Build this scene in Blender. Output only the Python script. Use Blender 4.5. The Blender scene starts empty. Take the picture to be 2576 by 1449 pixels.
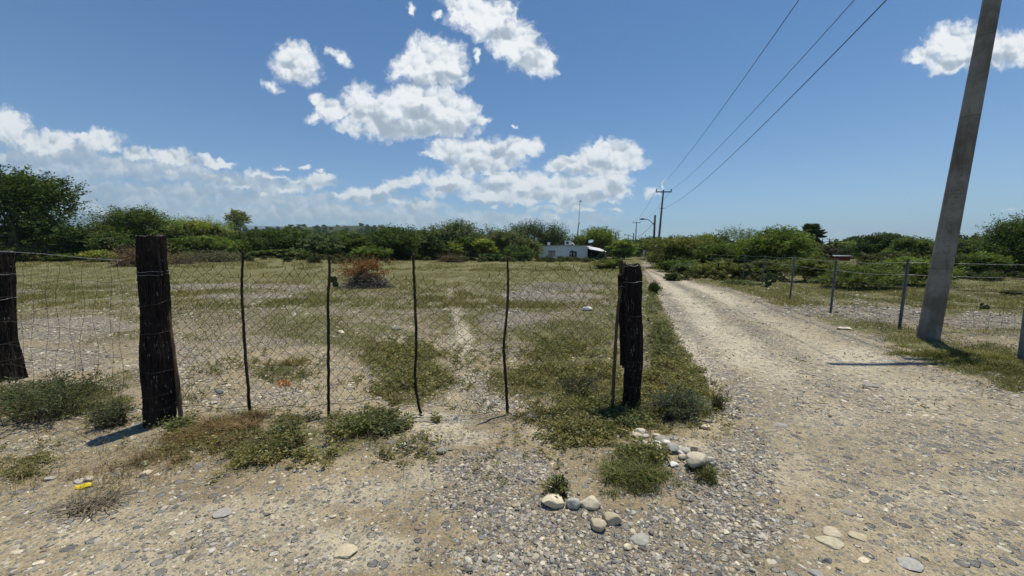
import bpy, math, random
import numpy as np
from mathutils import Vector, Matrix

random.seed(7)
RNG = np.random.default_rng(11)
scene = bpy.context.scene
COL = scene.collection

# ------------------------------------------------------------------ camera
CAM_H, PITCH, LENS = 1.55, math.radians(5.63), 13.4
FP = LENS / 36.0 * 2576.0          # focal length in the photo's working pixels (2576 x 1449)
cam = bpy.data.cameras.new('camera'); cam.lens = LENS; cam.sensor_width = 36.0
cam.clip_start = 0.05; cam.clip_end = 30000
co = bpy.data.objects.new('camera', cam); COL.objects.link(co)
co.location = (0, 0, CAM_H); co.rotation_euler = (math.pi / 2 - PITCH, 0, 0)
scene.camera = co

# ------------------------------------------------------------------ exposure
scene.view_settings.view_transform = 'Standard'
scene.view_settings.look = 'None'
scene.view_settings.exposure = 0.0
scene.view_settings.gamma = 1.0
scene.view_settings.use_curve_mapping = False
scene.cycles.max_bounces = 6
scene.cycles.diffuse_bounces = 3
scene.cycles.glossy_bounces = 2
scene.cycles.transmission_bounces = 3
scene.cycles.transparent_max_bounces = 8
scene.cycles.volume_bounces = 0
scene.cycles.caustics_reflective = False
scene.cycles.caustics_refractive = False

# ------------------------------------------------------------------ sun
SUN_EL, SUN_AZ = math.radians(76.5), math.radians(50)     # azimuth clockwise from +Y (view direction)
sv = Vector((math.cos(SUN_EL) * math.sin(SUN_AZ), math.cos(SUN_EL) * math.cos(SUN_AZ), math.sin(SUN_EL)))
sl = bpy.data.lights.new('sun', 'SUN'); sl.energy = 4.9; sl.angle = math.radians(0.55); sl.color = (1.0, 0.94, 0.82)
so = bpy.data.objects.new('sun', sl); COL.objects.link(so)
so.rotation_euler = sv.to_track_quat('Z', 'Y').to_euler(); so.location = (20, 20, 60)

# ------------------------------------------------------------------ node helper
class NT:
    def __init__(self, tree): self.t = tree; tree.nodes.clear()
    def n(self, typ, **kw):
        nd = self.t.nodes.new(typ)
        for k, v in kw.items(): setattr(nd, k, v)
        return nd
    def l(self, a, b): self.t.links.new(a, b)
    def set(self, sock, v):
        if isinstance(v, bpy.types.NodeSocket): self.l(v, sock)
        else: sock.default_value = v
    def math(self, op, a, b=0.0, c=0.0, clamp=False):
        nd = self.n('ShaderNodeMath', operation=op, use_clamp=clamp)
        self.set(nd.inputs[0], a); self.set(nd.inputs[1], b); self.set(nd.inputs[2], c)
        return nd.outputs[0]
    def vmath(self, op, a, b=(0, 0, 0), scale=None):
        nd = self.n('ShaderNodeVectorMath', operation=op)
        self.set(nd.inputs[0], a); self.set(nd.inputs[1], b)
        if scale is not None: self.set(nd.inputs['Scale'], scale)
        return nd.outputs['Value'] if op in ('LENGTH', 'DOT_PRODUCT', 'DISTANCE') else nd.outputs['Vector']
    def madd_vec(self, a, k, b):
        nd = self.n('ShaderNodeVectorMath', operation='MULTIPLY_ADD')
        self.l(a, nd.inputs[0]); nd.inputs[1].default_value = k; self.set(nd.inputs[2], b); return nd.outputs['Vector']
    def noise(self, vec, scale, detail=4, rough=0.55, dist=0.0, out='Fac', lac=2.0):
        nd = self.n('ShaderNodeTexNoise')
        self.set(nd.inputs['Vector'], vec); nd.inputs['Scale'].default_value = scale
        nd.inputs['Detail'].default_value = detail; nd.inputs['Roughness'].default_value = rough
        nd.inputs['Lacunarity'].default_value = lac; nd.inputs['Distortion'].default_value = dist
        return nd.outputs[out]
    def sstep(self, v, a, b):
        nd = self.n('ShaderNodeMapRange', interpolation_type='SMOOTHSTEP', clamp=True)
        self.set(nd.inputs['Value'], v); self.set(nd.inputs['From Min'], a); self.set(nd.inputs['From Max'], b)
        return nd.outputs['Result']
    def mix(self, f, a, b, blend='MIX'):
        nd = self.n('ShaderNodeMix', data_type='RGBA', blend_type=blend, clamp_factor=True)
        self.set(nd.inputs[0], f)
        for s, v in ((nd.inputs[6], a), (nd.inputs[7], b)):
            if isinstance(v, tuple) and len(v) == 3: v = (*v, 1)
            self.set(s, v)
        return nd.outputs[2]
    def ramp(self, f, stops):
        nd = self.n('ShaderNodeValToRGB'); cr = nd.color_ramp
        while len(cr.elements) < len(stops): cr.elements.new(0.5)
        for e, (p, c) in zip(cr.elements, stops): e.position = p; e.color = (*c, 1)
        self.set(nd.inputs[0], f)
        return nd.outputs[0]

# ------------------------------------------------------------------ world: Nishita sky with cumulus clouds
def pix_dir(px, py):
    x, y = (px - 1288.0) / FP, (724.5 - py) / FP
    cp, sp = math.cos(PITCH), math.sin(PITCH)
    return np.array([x, cp + y * sp, -sp + y * cp])
def sky_uv(px, py):
    d = pix_dir(px, py); return d[0] / d[1], d[2] / d[1]

BOLD = [(1180,28,62,44,0),(1232,50,66,52,0),(1280,92,58,50,0),(1318,128,52,46,0),(1352,158,44,38,0),(1386,182,17,12,0),
 (1080,140,58,48,0),(1040,168,46,40,0),(1125,162,50,48,0),(1002,190,30,22,0),(1160,196,26,16,0),
 (905,262,52,48,0),(958,288,72,54,0),(1038,255,66,50,0),(1096,262,66,54,0),(1155,282,50,46,0),(1000,320,110,24,0),(1110,318,90,26,0),(880,318,40,20,0),
 (832,282,42,24,-25),(792,300,30,12,10),(795,252,22,16,-30),(1205,300,28,12,0),
 (745,160,54,48,0),(770,188,36,26,0),(712,140,16,26,0),(686,214,28,14,-25),(855,145,36,13,-35),(1037,20,9,15,20),(1098,33,12,10,0),(1196,140,9,20,0),(1290,322,7,6,0),
 (1130,376,56,30,0),(1200,372,60,30,0),(1290,378,72,26,0),(1085,388,32,12,0),(1220,406,100,20,0),(1345,368,30,20,0),
 (1500,386,62,36,0),(1570,392,50,38,0),(1430,408,58,20,10),(1605,412,28,22,0),(1500,424,90,22,0),
 (1140,455,72,28,0),(1098,482,38,20,0),(1350,460,95,34,0),(1262,452,46,24,0),(1480,470,70,30,0),(1545,478,46,26,0),(1225,495,64,20,0),(1310,500,60,16,0),(1450,498,84,20,0),
 (905,486,62,18,12),(985,468,50,18,12),(1048,448,32,15,20),(1640,478,26,14,0),(1672,460,7,12,-20),
 (2400,105,66,46,0),(2465,125,82,50,0),(2560,125,72,44,0),(2332,132,50,20,15),(2395,158,70,24,8),(2300,155,28,9,15),
 (708,420,20,6,0),(765,424,16,6,0),(808,431,15,7,0),(1240,520,16,8,0),(1292,498,10,6,0),(1338,526,16,8,0),(2540,530,22,6,0),
 (800,452,44,16,8),(545,408,48,12,-8),(120,352,70,32,0),(345,384,42,18,0),(250,356,56,26,0),(15,318,52,40,0),(432,392,52,20,0)]
BOLD += [(1085,198,72,22,0),(1055,296,70,30,0),(90,365,40,14,0),(200,345,44,12,-10),(285,372,26,10,0),(480,405,30,9,0),(395,378,24,10,0),(60,345,30,14,0),(640,438,34,10,-8),(690,446,40,8,0),(520,442,30,9,0),(430,425,22,7,0),(610,470,26,7,0),(560,448,18,8,0),(750,452,30,9,0),(720,478,24,6,0),(660,492,22,6,0),(860,492,30,8,8),(1000,510,30,8,0),(1060,512,34,12,0),(1400,520,40,9,0),(1470,528,36,8,0),(1540,508,30,9,0),(1545,532,26,5,0),(1400,548,20,6,0),(1340,492,60,10,0),(1170,425,50,14,0),(1255,432,60,10,0),(1420,450,40,14,0),(1540,450,50,14,0)]
HAZY = [(25,330,80,50,0),(70,392,130,55,0),(170,390,130,48,0),(300,420,190,42,-5),(450,430,160,36,-8),(590,452,150,30,-8),(700,470,130,26,0),(120,470,240,70,0),
 (420,490,280,46,0),(700,505,220,24,0),(800,462,70,20,8),(1060,520,90,28,0),(1020,545,60,14,0),(1440,525,70,14,0),(1385,548,26,8,0),(2230,588,150,13,4),(2470,580,130,18,4),(2090,590,60,8,0),(1980,575,30,8,-25),
 (1330,480,240,30,0),(950,500,120,14,0),(250,520,420,50,0),(780,540,460,34,0),(1250,556,380,26,0)]

SHADE = [(1120,196,70,17,0),(1060,200,50,14,0),(1000,318,95,26,0),(1110,318,110,28,0),(1060,290,60,26,0),(930,300,55,26,0),(745,196,48,20,0),(730,160,20,12,0),(1330,150,60,22,45),(1250,90,50,16,40),
 (1200,408,110,20,0),(1270,392,50,18,0),(1130,398,36,10,0),(1500,414,90,16,0),(1440,430,50,12,0),(1350,482,80,12,0),(1260,470,50,10,0),(1130,470,50,12,0),(1480,492,80,12,0),(1540,470,30,14,0),(1225,506,60,8,0),
 (950,486,90,9,10),(2430,160,110,16,5),(2520,140,50,16,0),(60,400,110,22,0),(220,400,90,16,-5),(350,398,50,8,0),(130,440,160,14,0),(420,412,60,8,-8),(330,440,120,12,-5),(520,440,120,10,-8),(250,480,180,16,0),(560,485,120,12,0)]  # ellipses of shade painted under the clouds
def build_world():
    w = bpy.data.worlds.new('World'); scene.world = w; w.use_nodes = True
    w.cycles.sampling_method = 'MANUAL'; w.cycles.sample_map_resolution = 256
    def field_group(name, blobs, soft=False):
        g = bpy.data.node_groups.new(name, 'ShaderNodeTree')
        g.interface.new_socket('vec', in_out='INPUT', socket_type='NodeSocketVector')
        g.interface.new_socket('val', in_out='OUTPUT', socket_type='NodeSocketFloat')
        N = NT(g); gi = N.n('NodeGroupInput'); go = N.n('NodeGroupOutput')
        cur = None
        for px, py, rx, ry, rot in blobs:
            u, v = sky_uv(px, py); wisp = max(rx, ry) <= 40 and soft; k_ = 1.5 if wisp else 1.0; rx, ry = rx * k_ / FP, ry * k_ / FP
            # a tiny term chains the blobs one after another, which keeps the compiled shader's stack small
            if rot:
                m = N.n('ShaderNodeMapping', vector_type='TEXTURE')
                m.inputs['Location'].default_value = (u, v, 0); m.inputs['Rotation'].default_value = (0, 0, math.radians(rot))
                m.inputs['Scale'].default_value = (rx, ry, 1)
                N.l(gi.outputs[0] if cur is None else N.madd_vec(cur, (1e-7,) * 3, gi.outputs[0]), m.inputs['Vector']); q = m.outputs[0]
            else:
                c0 = (-u / rx, -v / ry, 0)
                q = N.madd_vec(gi.outputs[0], (1 / rx, 1 / ry, 0), c0 if cur is None else N.madd_vec(cur, (1e-7,) * 3, c0))
            ln = N.vmath('LENGTH', q)
            if wisp: ln = N.math('ADD', ln, 0.42)             # small clouds never get dense
            # large masses count deeper than small wisps
            cur = ln if cur is None else N.math('SMOOTH_MIN', cur, ln, 0.18)
        N.l(N.math('SUBTRACT', 1.0, cur), go.inputs[0])
        return g
    gb, gh, gs = field_group('cumulus_field', BOLD, True), field_group('bank_field', HAZY), field_group('cloud_shade_field', [(a, b + 6, c * 1.05, d * 1.35, e) for a, b, c, d, e in SHADE])
    N = NT(w.node_tree)
    sky = N.n('ShaderNodeTexSky', sky_type='NISHITA', sun_disc=False)
    sky.sun_elevation = SUN_EL; sky.sun_rotation = SUN_AZ
    sky.altitude = 600; sky.air_density = 1.0; sky.dust_density = 0.1; sky.ozone_density = 2.0
    tc = N.n('ShaderNodeTexCoord'); sx = N.n('ShaderNodeSeparateXYZ'); N.l(tc.outputs['Generated'], sx.inputs[0])
    yy = N.math('MAXIMUM', sx.outputs[1], 0.05)
    u = N.math('DIVIDE', sx.outputs[0], yy); v = N.math('DIVIDE', sx.outputs[2], yy)
    cv = N.n('ShaderNodeCombineXYZ'); N.l(u, cv.inputs[0]); N.l(v, cv.inputs[1]); uv = cv.outputs[0]
    w1 = N.vmath('SUBTRACT', N.noise(uv, 14, 3, 0.6, out='Color'), (0.5, 0.5, 0.5))
    w2 = N.vmath('SUBTRACT', N.noise(uv, 60, 4, 0.58, out='Color'), (0.5, 0.5, 0.5))
    p = N.vmath('ADD', uv, N.vmath('SCALE', w1, scale=0.055)); p = N.vmath('ADD', p, N.vmath('SCALE', w2, scale=0.022))
    def field(g, vec):
        nd = N.n('ShaderNodeGroup', node_tree=g); N.l(vec, nd.inputs[0]); return nd.outputs[0]
    F = field(gb, p); sh = N.sstep(N.math('MULTIPLY_ADD', N.math('SUBTRACT', N.noise(uv, 40, 4, 0.6), 0.5), 0.9, field(gs, N.vmath('ADD', uv, N.vmath('SCALE', w1, scale=0.04)))), -0.25, 0.75)
    q = N.vmath('ADD', uv, N.vmath('SCALE', w1, scale=0.03)); q = N.vmath('ADD', q, N.vmath('SCALE', w2, scale=0.010))
    def puffs(v):
        h = None
        for sc, wt in ((17, 0.9), (36, 0.40), (80, .10)):
            vo = N.n('ShaderNodeTexVoronoi', voronoi_dimensions='2D', feature='F1'); vo.inputs['Scale'].default_value = sc; N.l(v, vo.inputs['Vector'])
            t = N.math('MULTIPLY', N.math('MULTIPLY', vo.outputs['Distance'], vo.outputs['Distance']), wt)
            h = t if h is None else N.math('ADD', h, t)
        return h
    H0, H1 = puffs(q), puffs(N.vmath('ADD', q, (0.004, 0.010, 0)))
    E = N.noise(p, 42, 7, 0.58)
    relief = N.math('MULTIPLY', N.math('SUBTRACT', H1, H0), RELIEF)
    lit = N.math('ADD', N.math('MULTIPLY_ADD', sh, -0.58, 0.78), relief)  # sunlit puffs and shaded undersides are put into the cloud colour
    lit = N.math('ADD', lit, N.math('MULTIPLY', N.math('SUBTRACT', E, 0.5), 0.3), clamp=True)
    edge = N.math('MULTIPLY_ADD', N.math('SUBTRACT', E, 0.5), 1.25, F)
    a = N.sstep(edge, -0.22, 0.42)
    ccol = N.ramp(lit, [(0.0, (0.38, 0.44, 0.52)), (0.28, (0.50, 0.56, 0.64)), (0.55, (0.78, 0.82, 0.86)), (0.8, (0.96, 0.97, 0.98))])
    F2 = field(gh, p)
    lit2 = N.math('ADD', N.math('ADD', N.math('MULTIPLY_ADD', sh, -0.28, 0.55), N.math('MULTIPLY', relief, 1.0)), N.math('MULTIPLY', N.math('SUBTRACT', E, 0.5), 0.9), clamp=True)
    hcol = N.ramp(lit2, [(0.0, (0.36, 0.44, 0.54)), (0.4, (0.48, 0.55, 0.63)), (0.7, (0.66, 0.71, 0.76)), (1.0, (0.84, 0.86, 0.88))])
    a2 = N.sstep(N.math('MULTIPLY_ADD', N.math('SUBTRACT', E, 0.5), 1.3, F2), 0.0, 0.6)
    a2 = N.math('MULTIPLY', a2, 0.8)
    front = N.sstep(sx.outputs[1], 0.06, 0.14)
    a = N.math('MULTIPLY', a, front); a2 = N.math('MULTIPLY', a2, front)
    low = N.sstep(v, 0.02, 0.16)                      # near the horizon clouds sink into the air
    a = N.math('MULTIPLY', a, N.math('MULTIPLY_ADD', low, 0.35, 0.65))
    sc = N.vmath('MULTIPLY', N.mix(N.sstep(sx.outputs[2], -0.02, 0.5), (0.76, 0.93, 1.10), (0.40, 0.735, 1.0)), N.vmath('SCALE', sky.outputs[0], scale=SKY_K))
    c = N.mix(a2, sc, hcol); c = N.mix(a, c, ccol)
    bg = N.n('ShaderNodeBackground'); N.l(c, bg.inputs[0]); bg.inputs[1].default_value = 1.0
    out = N.n('ShaderNodeOutputWorld'); N.l(bg.outputs[0], out.inputs[0])
RELIEF = 1.5
SKY_K = 0.102        # sky strength; the clouds are mixed in at their own brightness
build_world()

# ------------------------------------------------------------------ numpy noise
def _h(ix, iy, seed):
    h = (ix.astype(np.int64) * 374761393 + iy.astype(np.int64) * 668265263 + seed * 974711) & 0xffffffff
    h = ((h ^ (h >> 13)) * 1274126177) & 0xffffffff
    return ((h ^ (h >> 16)) & 0xffff) / 65535.0
def vnoise(x, y, seed=0):
    x = np.asarray(x, float); y = np.asarray(y, float)
    ix, iy = np.floor(x), np.floor(y); fx, fy = x - ix, y - iy
    fx = fx * fx * (3 - 2 * fx); fy = fy * fy * (3 - 2 * fy)
    return ((_h(ix, iy, seed) * (1 - fx) + _h(ix + 1, iy, seed) * fx) * (1 - fy)
            + (_h(ix, iy + 1, seed) * (1 - fx) + _h(ix + 1, iy + 1, seed) * fx) * fy)
def fbm(x, y, seed=0, o=4):
    s = 0; a = 0.5; t = 0
    for i in range(o):
        s = s + a * vnoise(x * 2 ** i, y * 2 ** i, seed + i * 17); t += a; a *= 0.5
    return s / t
def sst(a, b, x):
    t = np.clip((np.asarray(x, float) - a) / (b - a), 0, 1); return t * t * (3 - 2 * t)

# ------------------------------------------------------------------ terrain
def gz(x, y):
    x = np.asarray(x, float); y = np.asarray(y, float)
    z = 0.9 * sst(14, 48, y) * sst(-2, -34, x)                                      # ground climbs a little to the far left
    yy = np.maximum(y, 1.0); r = x / yy
    z = z + (40 * sst(150, 900, y) * sst(0.55, -0.45, r) + 10 * sst(150, 900, y) * sst(-0.25, -0.40, r) * sst(-0.75, -0.5, r)) * (0.8 + 0.4 * fbm(x / 260, y / 260, 5, 3))
    fade = sst(120, 20, y)
    z = z + fade * (0.10 * (fbm(x / 3.1, y / 3.1, 3, 3) - 0.5) + 0.035 * (fbm(x / 0.55, y / 0.55, 9, 3) - 0.5))
    z = z + 0.13 * np.exp(-((x - 1.35) / 0.55) ** 2 - ((y - 2.75) / 0.28) ** 2)        # stony mound by the gate post
    z = z + 0.06 * np.exp(-((x + 1.9) / 1.6) ** 2 - ((y - 3.2) / 0.4) ** 2)
    return z
def at(px, py, dz=0.0):
    d = pix_dir(px, py); t = CAM_H / max(0.004, -d[2])
    for _ in range(60):
        p = d * t; g = float(gz(p[0], p[1])) + dz
        t2 = (g - CAM_H) / d[2] if d[2] < -1e-4 else t
        if abs(t2 - t) < 1e-4: break
        t = 0.6 * t + 0.4 * max(0.3, t2)
    p = d * t
    return Vector((p[0], p[1], float(gz(p[0], p[1]))))
def at_d(px, py, D):
    d = pix_dir(px, py); p = d * (D / d[1]); return Vector((p[0], p[1], p[2] + CAM_H))
def ground_pt(px, D):
    p = at_d(px, 630, D); return Vector((p.x, p.y, float(gz(p.x, p.y))))
def wide(px):
    # things away from the middle of a wide picture look broader than they are
    return math.sqrt(1 + ((px - 1288) / FP) ** 2)
def on_plane(px, py, A, B):
    d = pix_dir(px, py); n = np.array([-(B.y - A.y), B.x - A.x, 0.0])
    t = (n[0] * A.x + n[1] * A.y) / (n @ d); p = d * t
    return Vector((p[0], p[1], p[2] + CAM_H))

# ------------------------------------------------------------------ object helpers
def tag(o, label=None, cat=None, group=None, kind=None):
    if label: o['label'] = label
    if cat: o['category'] = cat
    if group: o['group'] = group
    if kind: o['kind'] = kind
    return o
def empty(name, loc, label, cat, group=None, rz=0):
    o = bpy.data.objects.new(name, None); COL.objects.link(o); o.location = loc; o.rotation_euler = (0, 0, rz)
    o.empty_display_size = 0.2
    return tag(o, label, cat, group)
def mesh_np(name, V, F, mat, parent=None, smooth=False, col=None, loc=None):
    """V (n,3); F list of int arrays (k,3) / (k,4); coordinates are local to the parent."""
    V = np.asarray(V, np.float32); me = bpy.data.meshes.new(name)
    if not isinstance(F, list): F = [F]
    F = [np.asarray(f, np.int32) for f in F if len(f)]
    me.vertices.add(len(V)); me.vertices.foreach_set('co', V.ravel())
    idx = np.concatenate([f.ravel() for f in F]); tot = np.concatenate([np.full(len(f), f.shape[1], np.int32) for f in F])
    st = np.concatenate([[0], np.cumsum(tot)[:-1]]).astype(np.int32)
    me.loops.add(len(idx)); me.loops.foreach_set('vertex_index', idx)
    me.polygons.add(len(tot)); me.polygons.foreach_set('loop_start', st); me.polygons.foreach_set('loop_total', tot)
    me.polygons.foreach_set('use_smooth', np.full(len(tot), bool(smooth)))
    me.update(calc_edges=True)
    if col is not None:
        ca = me.color_attributes.new('col', 'FLOAT_COLOR', 'POINT')
        c4 = np.ones((len(V), 4), np.float32); c4[:, :3] = col; ca.data.foreach_set('color', c4.ravel())
    if mat: me.materials.append(mat)
    o = bpy.data.objects.new(name, me); COL.objects.link(o)
    if parent is not None: o.parent = parent
    if loc is not None: o.location = loc
    return o
class MB:
    """collects pieces into one mesh"""
    def __init__(s): s.V = []; s.F = {3: [], 4: []}; s.C = []; s.n = 0
    def add(s, V, F, col=None):
        V = np.asarray(V, float).reshape(-1, 3)
        for f in (F if isinstance(F, list) else [F]):
            f = np.atleast_2d(np.asarray(f, int))
            if f.size: s.F[f.shape[1]].append(f + s.n)
        s.V.append(V); s.n += len(V)
        s.C.append(np.broadcast_to(np.asarray(col if col is not None else (1, 1, 1), float), (len(V), 3)))
    def box(s, lo, hi, M=None, col=None):
        x0, y0, z0 = lo; x1, y1, z1 = hi
        V = np.array([[x0,y0,z0],[x1,y0,z0],[x1,y1,z0],[x0,y1,z0],[x0,y0,z1],[x1,y0,z1],[x1,y1,z1],[x0,y1,z1]], float)
        if M is not None: V = V @ np.array(M.to_3x3()).T + np.array(M.translation)
        s.add(V, [[0,3,2,1],[4,5,6,7],[0,1,5,4],[1,2,6,5],[2,3,7,6],[3,0,4,7]], col)
    def tube(s, pts, rad, k=6, cap=True, col=None):
        P = np.asarray(pts, float); n = len(P); R = np.broadcast_to(np.asarray(rad, float), (n,))
        T = np.gradient(P, axis=0); T /= np.linalg.norm(T, axis=1, keepdims=True) + 1e-9
        ref = np.array([0, 0, 1.0]) if abs(T[:, 2]).mean() < 0.8 else np.array([0, 1.0, 0])
        A = np.cross(T, ref); A /= np.linalg.norm(A, axis=1, keepdims=True) + 1e-9; B = np.cross(T, A)
        th = np.arange(k) * 2 * math.pi / k
        V = P[:, None] + R[:, None, None] * (np.cos(th)[None, :, None] * A[:, None] + np.sin(th)[None, :, None] * B[:, None])
        i = np.arange(n - 1)[:, None] * k; j = np.arange(k)[None]; j2 = (j + 1) % k
        F = np.stack([i + j, i + j2, i + k + j2, i + k + j], -1).reshape(-1, 4)
        V = V.reshape(-1, 3); Fs = [F]
        if cap:
            V = np.vstack([V, P[0], P[-1]]); a = np.arange(k); a2 = (a + 1) % k
            Fs.append(np.stack([a2, a, np.full(k, n * k)], -1)); Fs.append(np.stack([(n - 1) * k + a, (n - 1) * k + a2, np.full(k, n * k + 1)], -1))
        s.add(V, Fs, col)
    def build(s, name, mat, parent=None, smooth=False, usecol=False, origin=None):
        V = np.vstack(s.V)
        if origin is not None: V = V - np.array(origin)
        F = [np.vstack(f) for f in s.F.values() if f]
        return mesh_np(name, V, F, mat, parent, smooth, np.vstack(s.C) if usecol else None, origin if parent is None else None)

def curve_pts(ctrl, n):
    """Catmull-Rom through control points"""
    C = np.array([list(c) for c in ctrl], float); C = np.vstack([2 * C[0] - C[1], C, 2 * C[-1] - C[-2]])
    out = []; m = len(C) - 3
    for t in np.linspace(0, m, n):
        i = min(int(t), m - 1); u = t - i; p0, p1, p2, p3 = C[i:i + 4]
        out.append(0.5 * (2 * p1 + (p2 - p0) * u + (2 * p0 - 5 * p1 + 4 * p2 - p3) * u * u + (3 * p1 - p0 - 3 * p2 + p3) * u ** 3))
    return np.array(out)

# ------------------------------------------------------------------ materials
def new_mat(name):
    m = bpy.data.materials.new(name); m.use_nodes = True; return m, NT(m.node_tree)
def finish(N, col, rough=0.8, bump=None, bstr=0.4, bdist=0.01, metal=0.0, spec=0.3):
    b = N.n('ShaderNodeBsdfPrincipled')
    if isinstance(col, tuple): col = (*col[:3], 1)
    N.set(b.inputs['Base Color'], col); N.set(b.inputs['Roughness'], rough); N.set(b.inputs['Metallic'], metal)
    b.inputs['Specular IOR Level'].default_value = spec
    if bump is not None:
        bn = N.n('ShaderNodeBump'); bn.inputs['Strength'].default_value = bstr; bn.inputs['Distance'].default_value = bdist
        N.l(bump, bn.inputs['Height']); N.l(bn.outputs[0], b.inputs['Normal'])
    o = N.n('ShaderNodeOutputMaterial'); N.l(b.outputs[0], o.inputs[0]); return b
def simple_mat(name, c1, c2, scale=8, rough=0.8, bstr=0.2, metal=0.0, stretch=(1, 1, 1), spec=0.3, bdist=0.01):
    m, N = new_mat(name); tc = N.n('ShaderNodeTexCoord'); mp = N.n('ShaderNodeMapping'); mp.inputs['Scale'].default_value = stretch
    N.l(tc.outputs['Object'], mp.inputs[0])
    f = N.noise(mp.outputs[0], scale, 6, 0.62)
    finish(N, N.mix(N.sstep(f, 0.32, 0.68), c1, c2), rough, f, bstr, bdist, metal, spec); return m
def leaf_mat(name, trans=0.35, rough=0.55):
    m, N = new_mat(name); at_ = N.n('ShaderNodeAttribute', attribute_name='col')
    d = N.n('ShaderNodeBsdfPrincipled'); N.l(at_.outputs['Color'], d.inputs['Base Color'])
    d.inputs['Roughness'].default_value = rough; d.inputs['Specular IOR Level'].default_value = 0.12
    t = N.n('ShaderNodeBsdfTranslucent')
    N.l(N.mix(1.0, at_.outputs['Color'], (1.15, 1.2, 0.55), 'MULTIPLY'), t.inputs[0])
    mx = N.n('ShaderNodeMixShader'); mx.inputs[0].default_value = trans
    N.l(d.outputs[0], mx.inputs[1]); N.l(t.outputs[0], mx.inputs[2])
    o = N.n('ShaderNodeOutputMaterial'); N.l(mx.outputs[0], o.inputs[0]); return m
def stone_mat():
    m, N = new_mat('stone'); at_ = N.n('ShaderNodeAttribute', attribute_name='col'); g = N.n('ShaderNodeNewGeometry')
    f = N.noise(g.outputs['Position'], 60, 5, 0.6); f2 = N.noise(g.outputs['Position'], 14, 4, 0.6)
    c = N.mix(1.0, at_.outputs['Color'], N.ramp(f, [(0.25, (0.72, 0.72, 0.72)), (0.7, (1.12, 1.1, 1.06))]), 'MULTIPLY')
    c = N.mix(N.sstep(f2, 0.5, 0.75), c, N.mix(0.5, c, (0.42, 0.36, 0.25)))
    finish(N, c, 0.85, f, 0.35, 0.004); return m
def bark_mat(name, dark, lite, amount):
    m, N = new_mat(name); tc = N.n('ShaderNodeTexCoord'); mp = N.n('ShaderNodeMapping'); mp.inputs['Scale'].default_value = (1, 1, 0.22)
    N.l(tc.outputs['Object'], mp.inputs[0])
    f = N.noise(mp.outputs[0], 42, 6, 0.65, 0.4); sp = N.noise(mp.outputs[0], 75, 3, 0.5); bl = N.noise(tc.outputs['Object'], 7, 3, 0.5)
    c = N.mix(N.sstep(f, 0.35, 0.7), dark, tuple(2.4 * x for x in dark)); c = N.mix(N.math('MULTIPLY', N.sstep(N.noise(mp.outputs[0], 3.1, 4, 0.6), 0.48, 0.72), 0.6), c, tuple(4.5 * x * k for x, k in zip(dark, (1.15, 1.0, .85))))
    fl = N.math('MULTIPLY', N.sstep(sp, 0.62, 0.74), N.sstep(bl, 0.35, 0.62))
    c = N.mix(N.math('MULTIPLY', fl, amount), c, lite)
    finish(N, c, 0.95, f, 0.9, 0.012, spec=0.1); return m
def concrete_mat():
    m, N = new_mat('pole_concrete'); tc = N.n('ShaderNodeTexCoord'); mp = N.n('ShaderNodeMapping'); mp.inputs['Scale'].default_value = (1, 1, 0.12)
    N.l(tc.outputs['Object'], mp.inputs[0])
    a = N.noise(tc.outputs['Object'], 2.2, 5, 0.6); b = N.noise(mp.outputs[0], 9, 5, 0.6); f = N.noise(tc.outputs['Object'], 55, 4, 0.7)
    c = N.mix(N.sstep(a, 0.36, 0.62), (0.15, 0.13, 0.098), (0.265, 0.245, 0.205)); c = N.mix(N.math('MULTIPLY', N.sstep(b, 0.5, 0.75), 0.8), c, (0.10, 0.08, 0.06))
    sz = N.n('ShaderNodeSeparateXYZ'); N.l(tc.outputs['Object'], sz.inputs[0])          # faint seams left by the casting form
    seam = N.math('LESS_THAN', N.math('PINGPONG', N.math('ADD', sz.outputs[2], N.math('MULTIPLY', a, 0.02)), 0.62), 0.008)
    c = N.mix(N.math('MULTIPLY', seam, 0.55), c, (0.09, 0.075, 0.06)); c = N.mix(N.math('MULTIPLY', N.sstep(N.noise(tc.outputs['Object'], 38, 2, 0.5), 0.70, 0.76), 0.8), c, (0.06, 0.05, 0.04))
    finish(N, N.mix(1.0, c, N.ramp(f, [(0.3, (0.82, 0.82, 0.82)), (0.7, (1.08, 1.08, 1.08))]), 'MULTIPLY'), 0.9, f, 0.25, 0.004); return m
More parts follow.
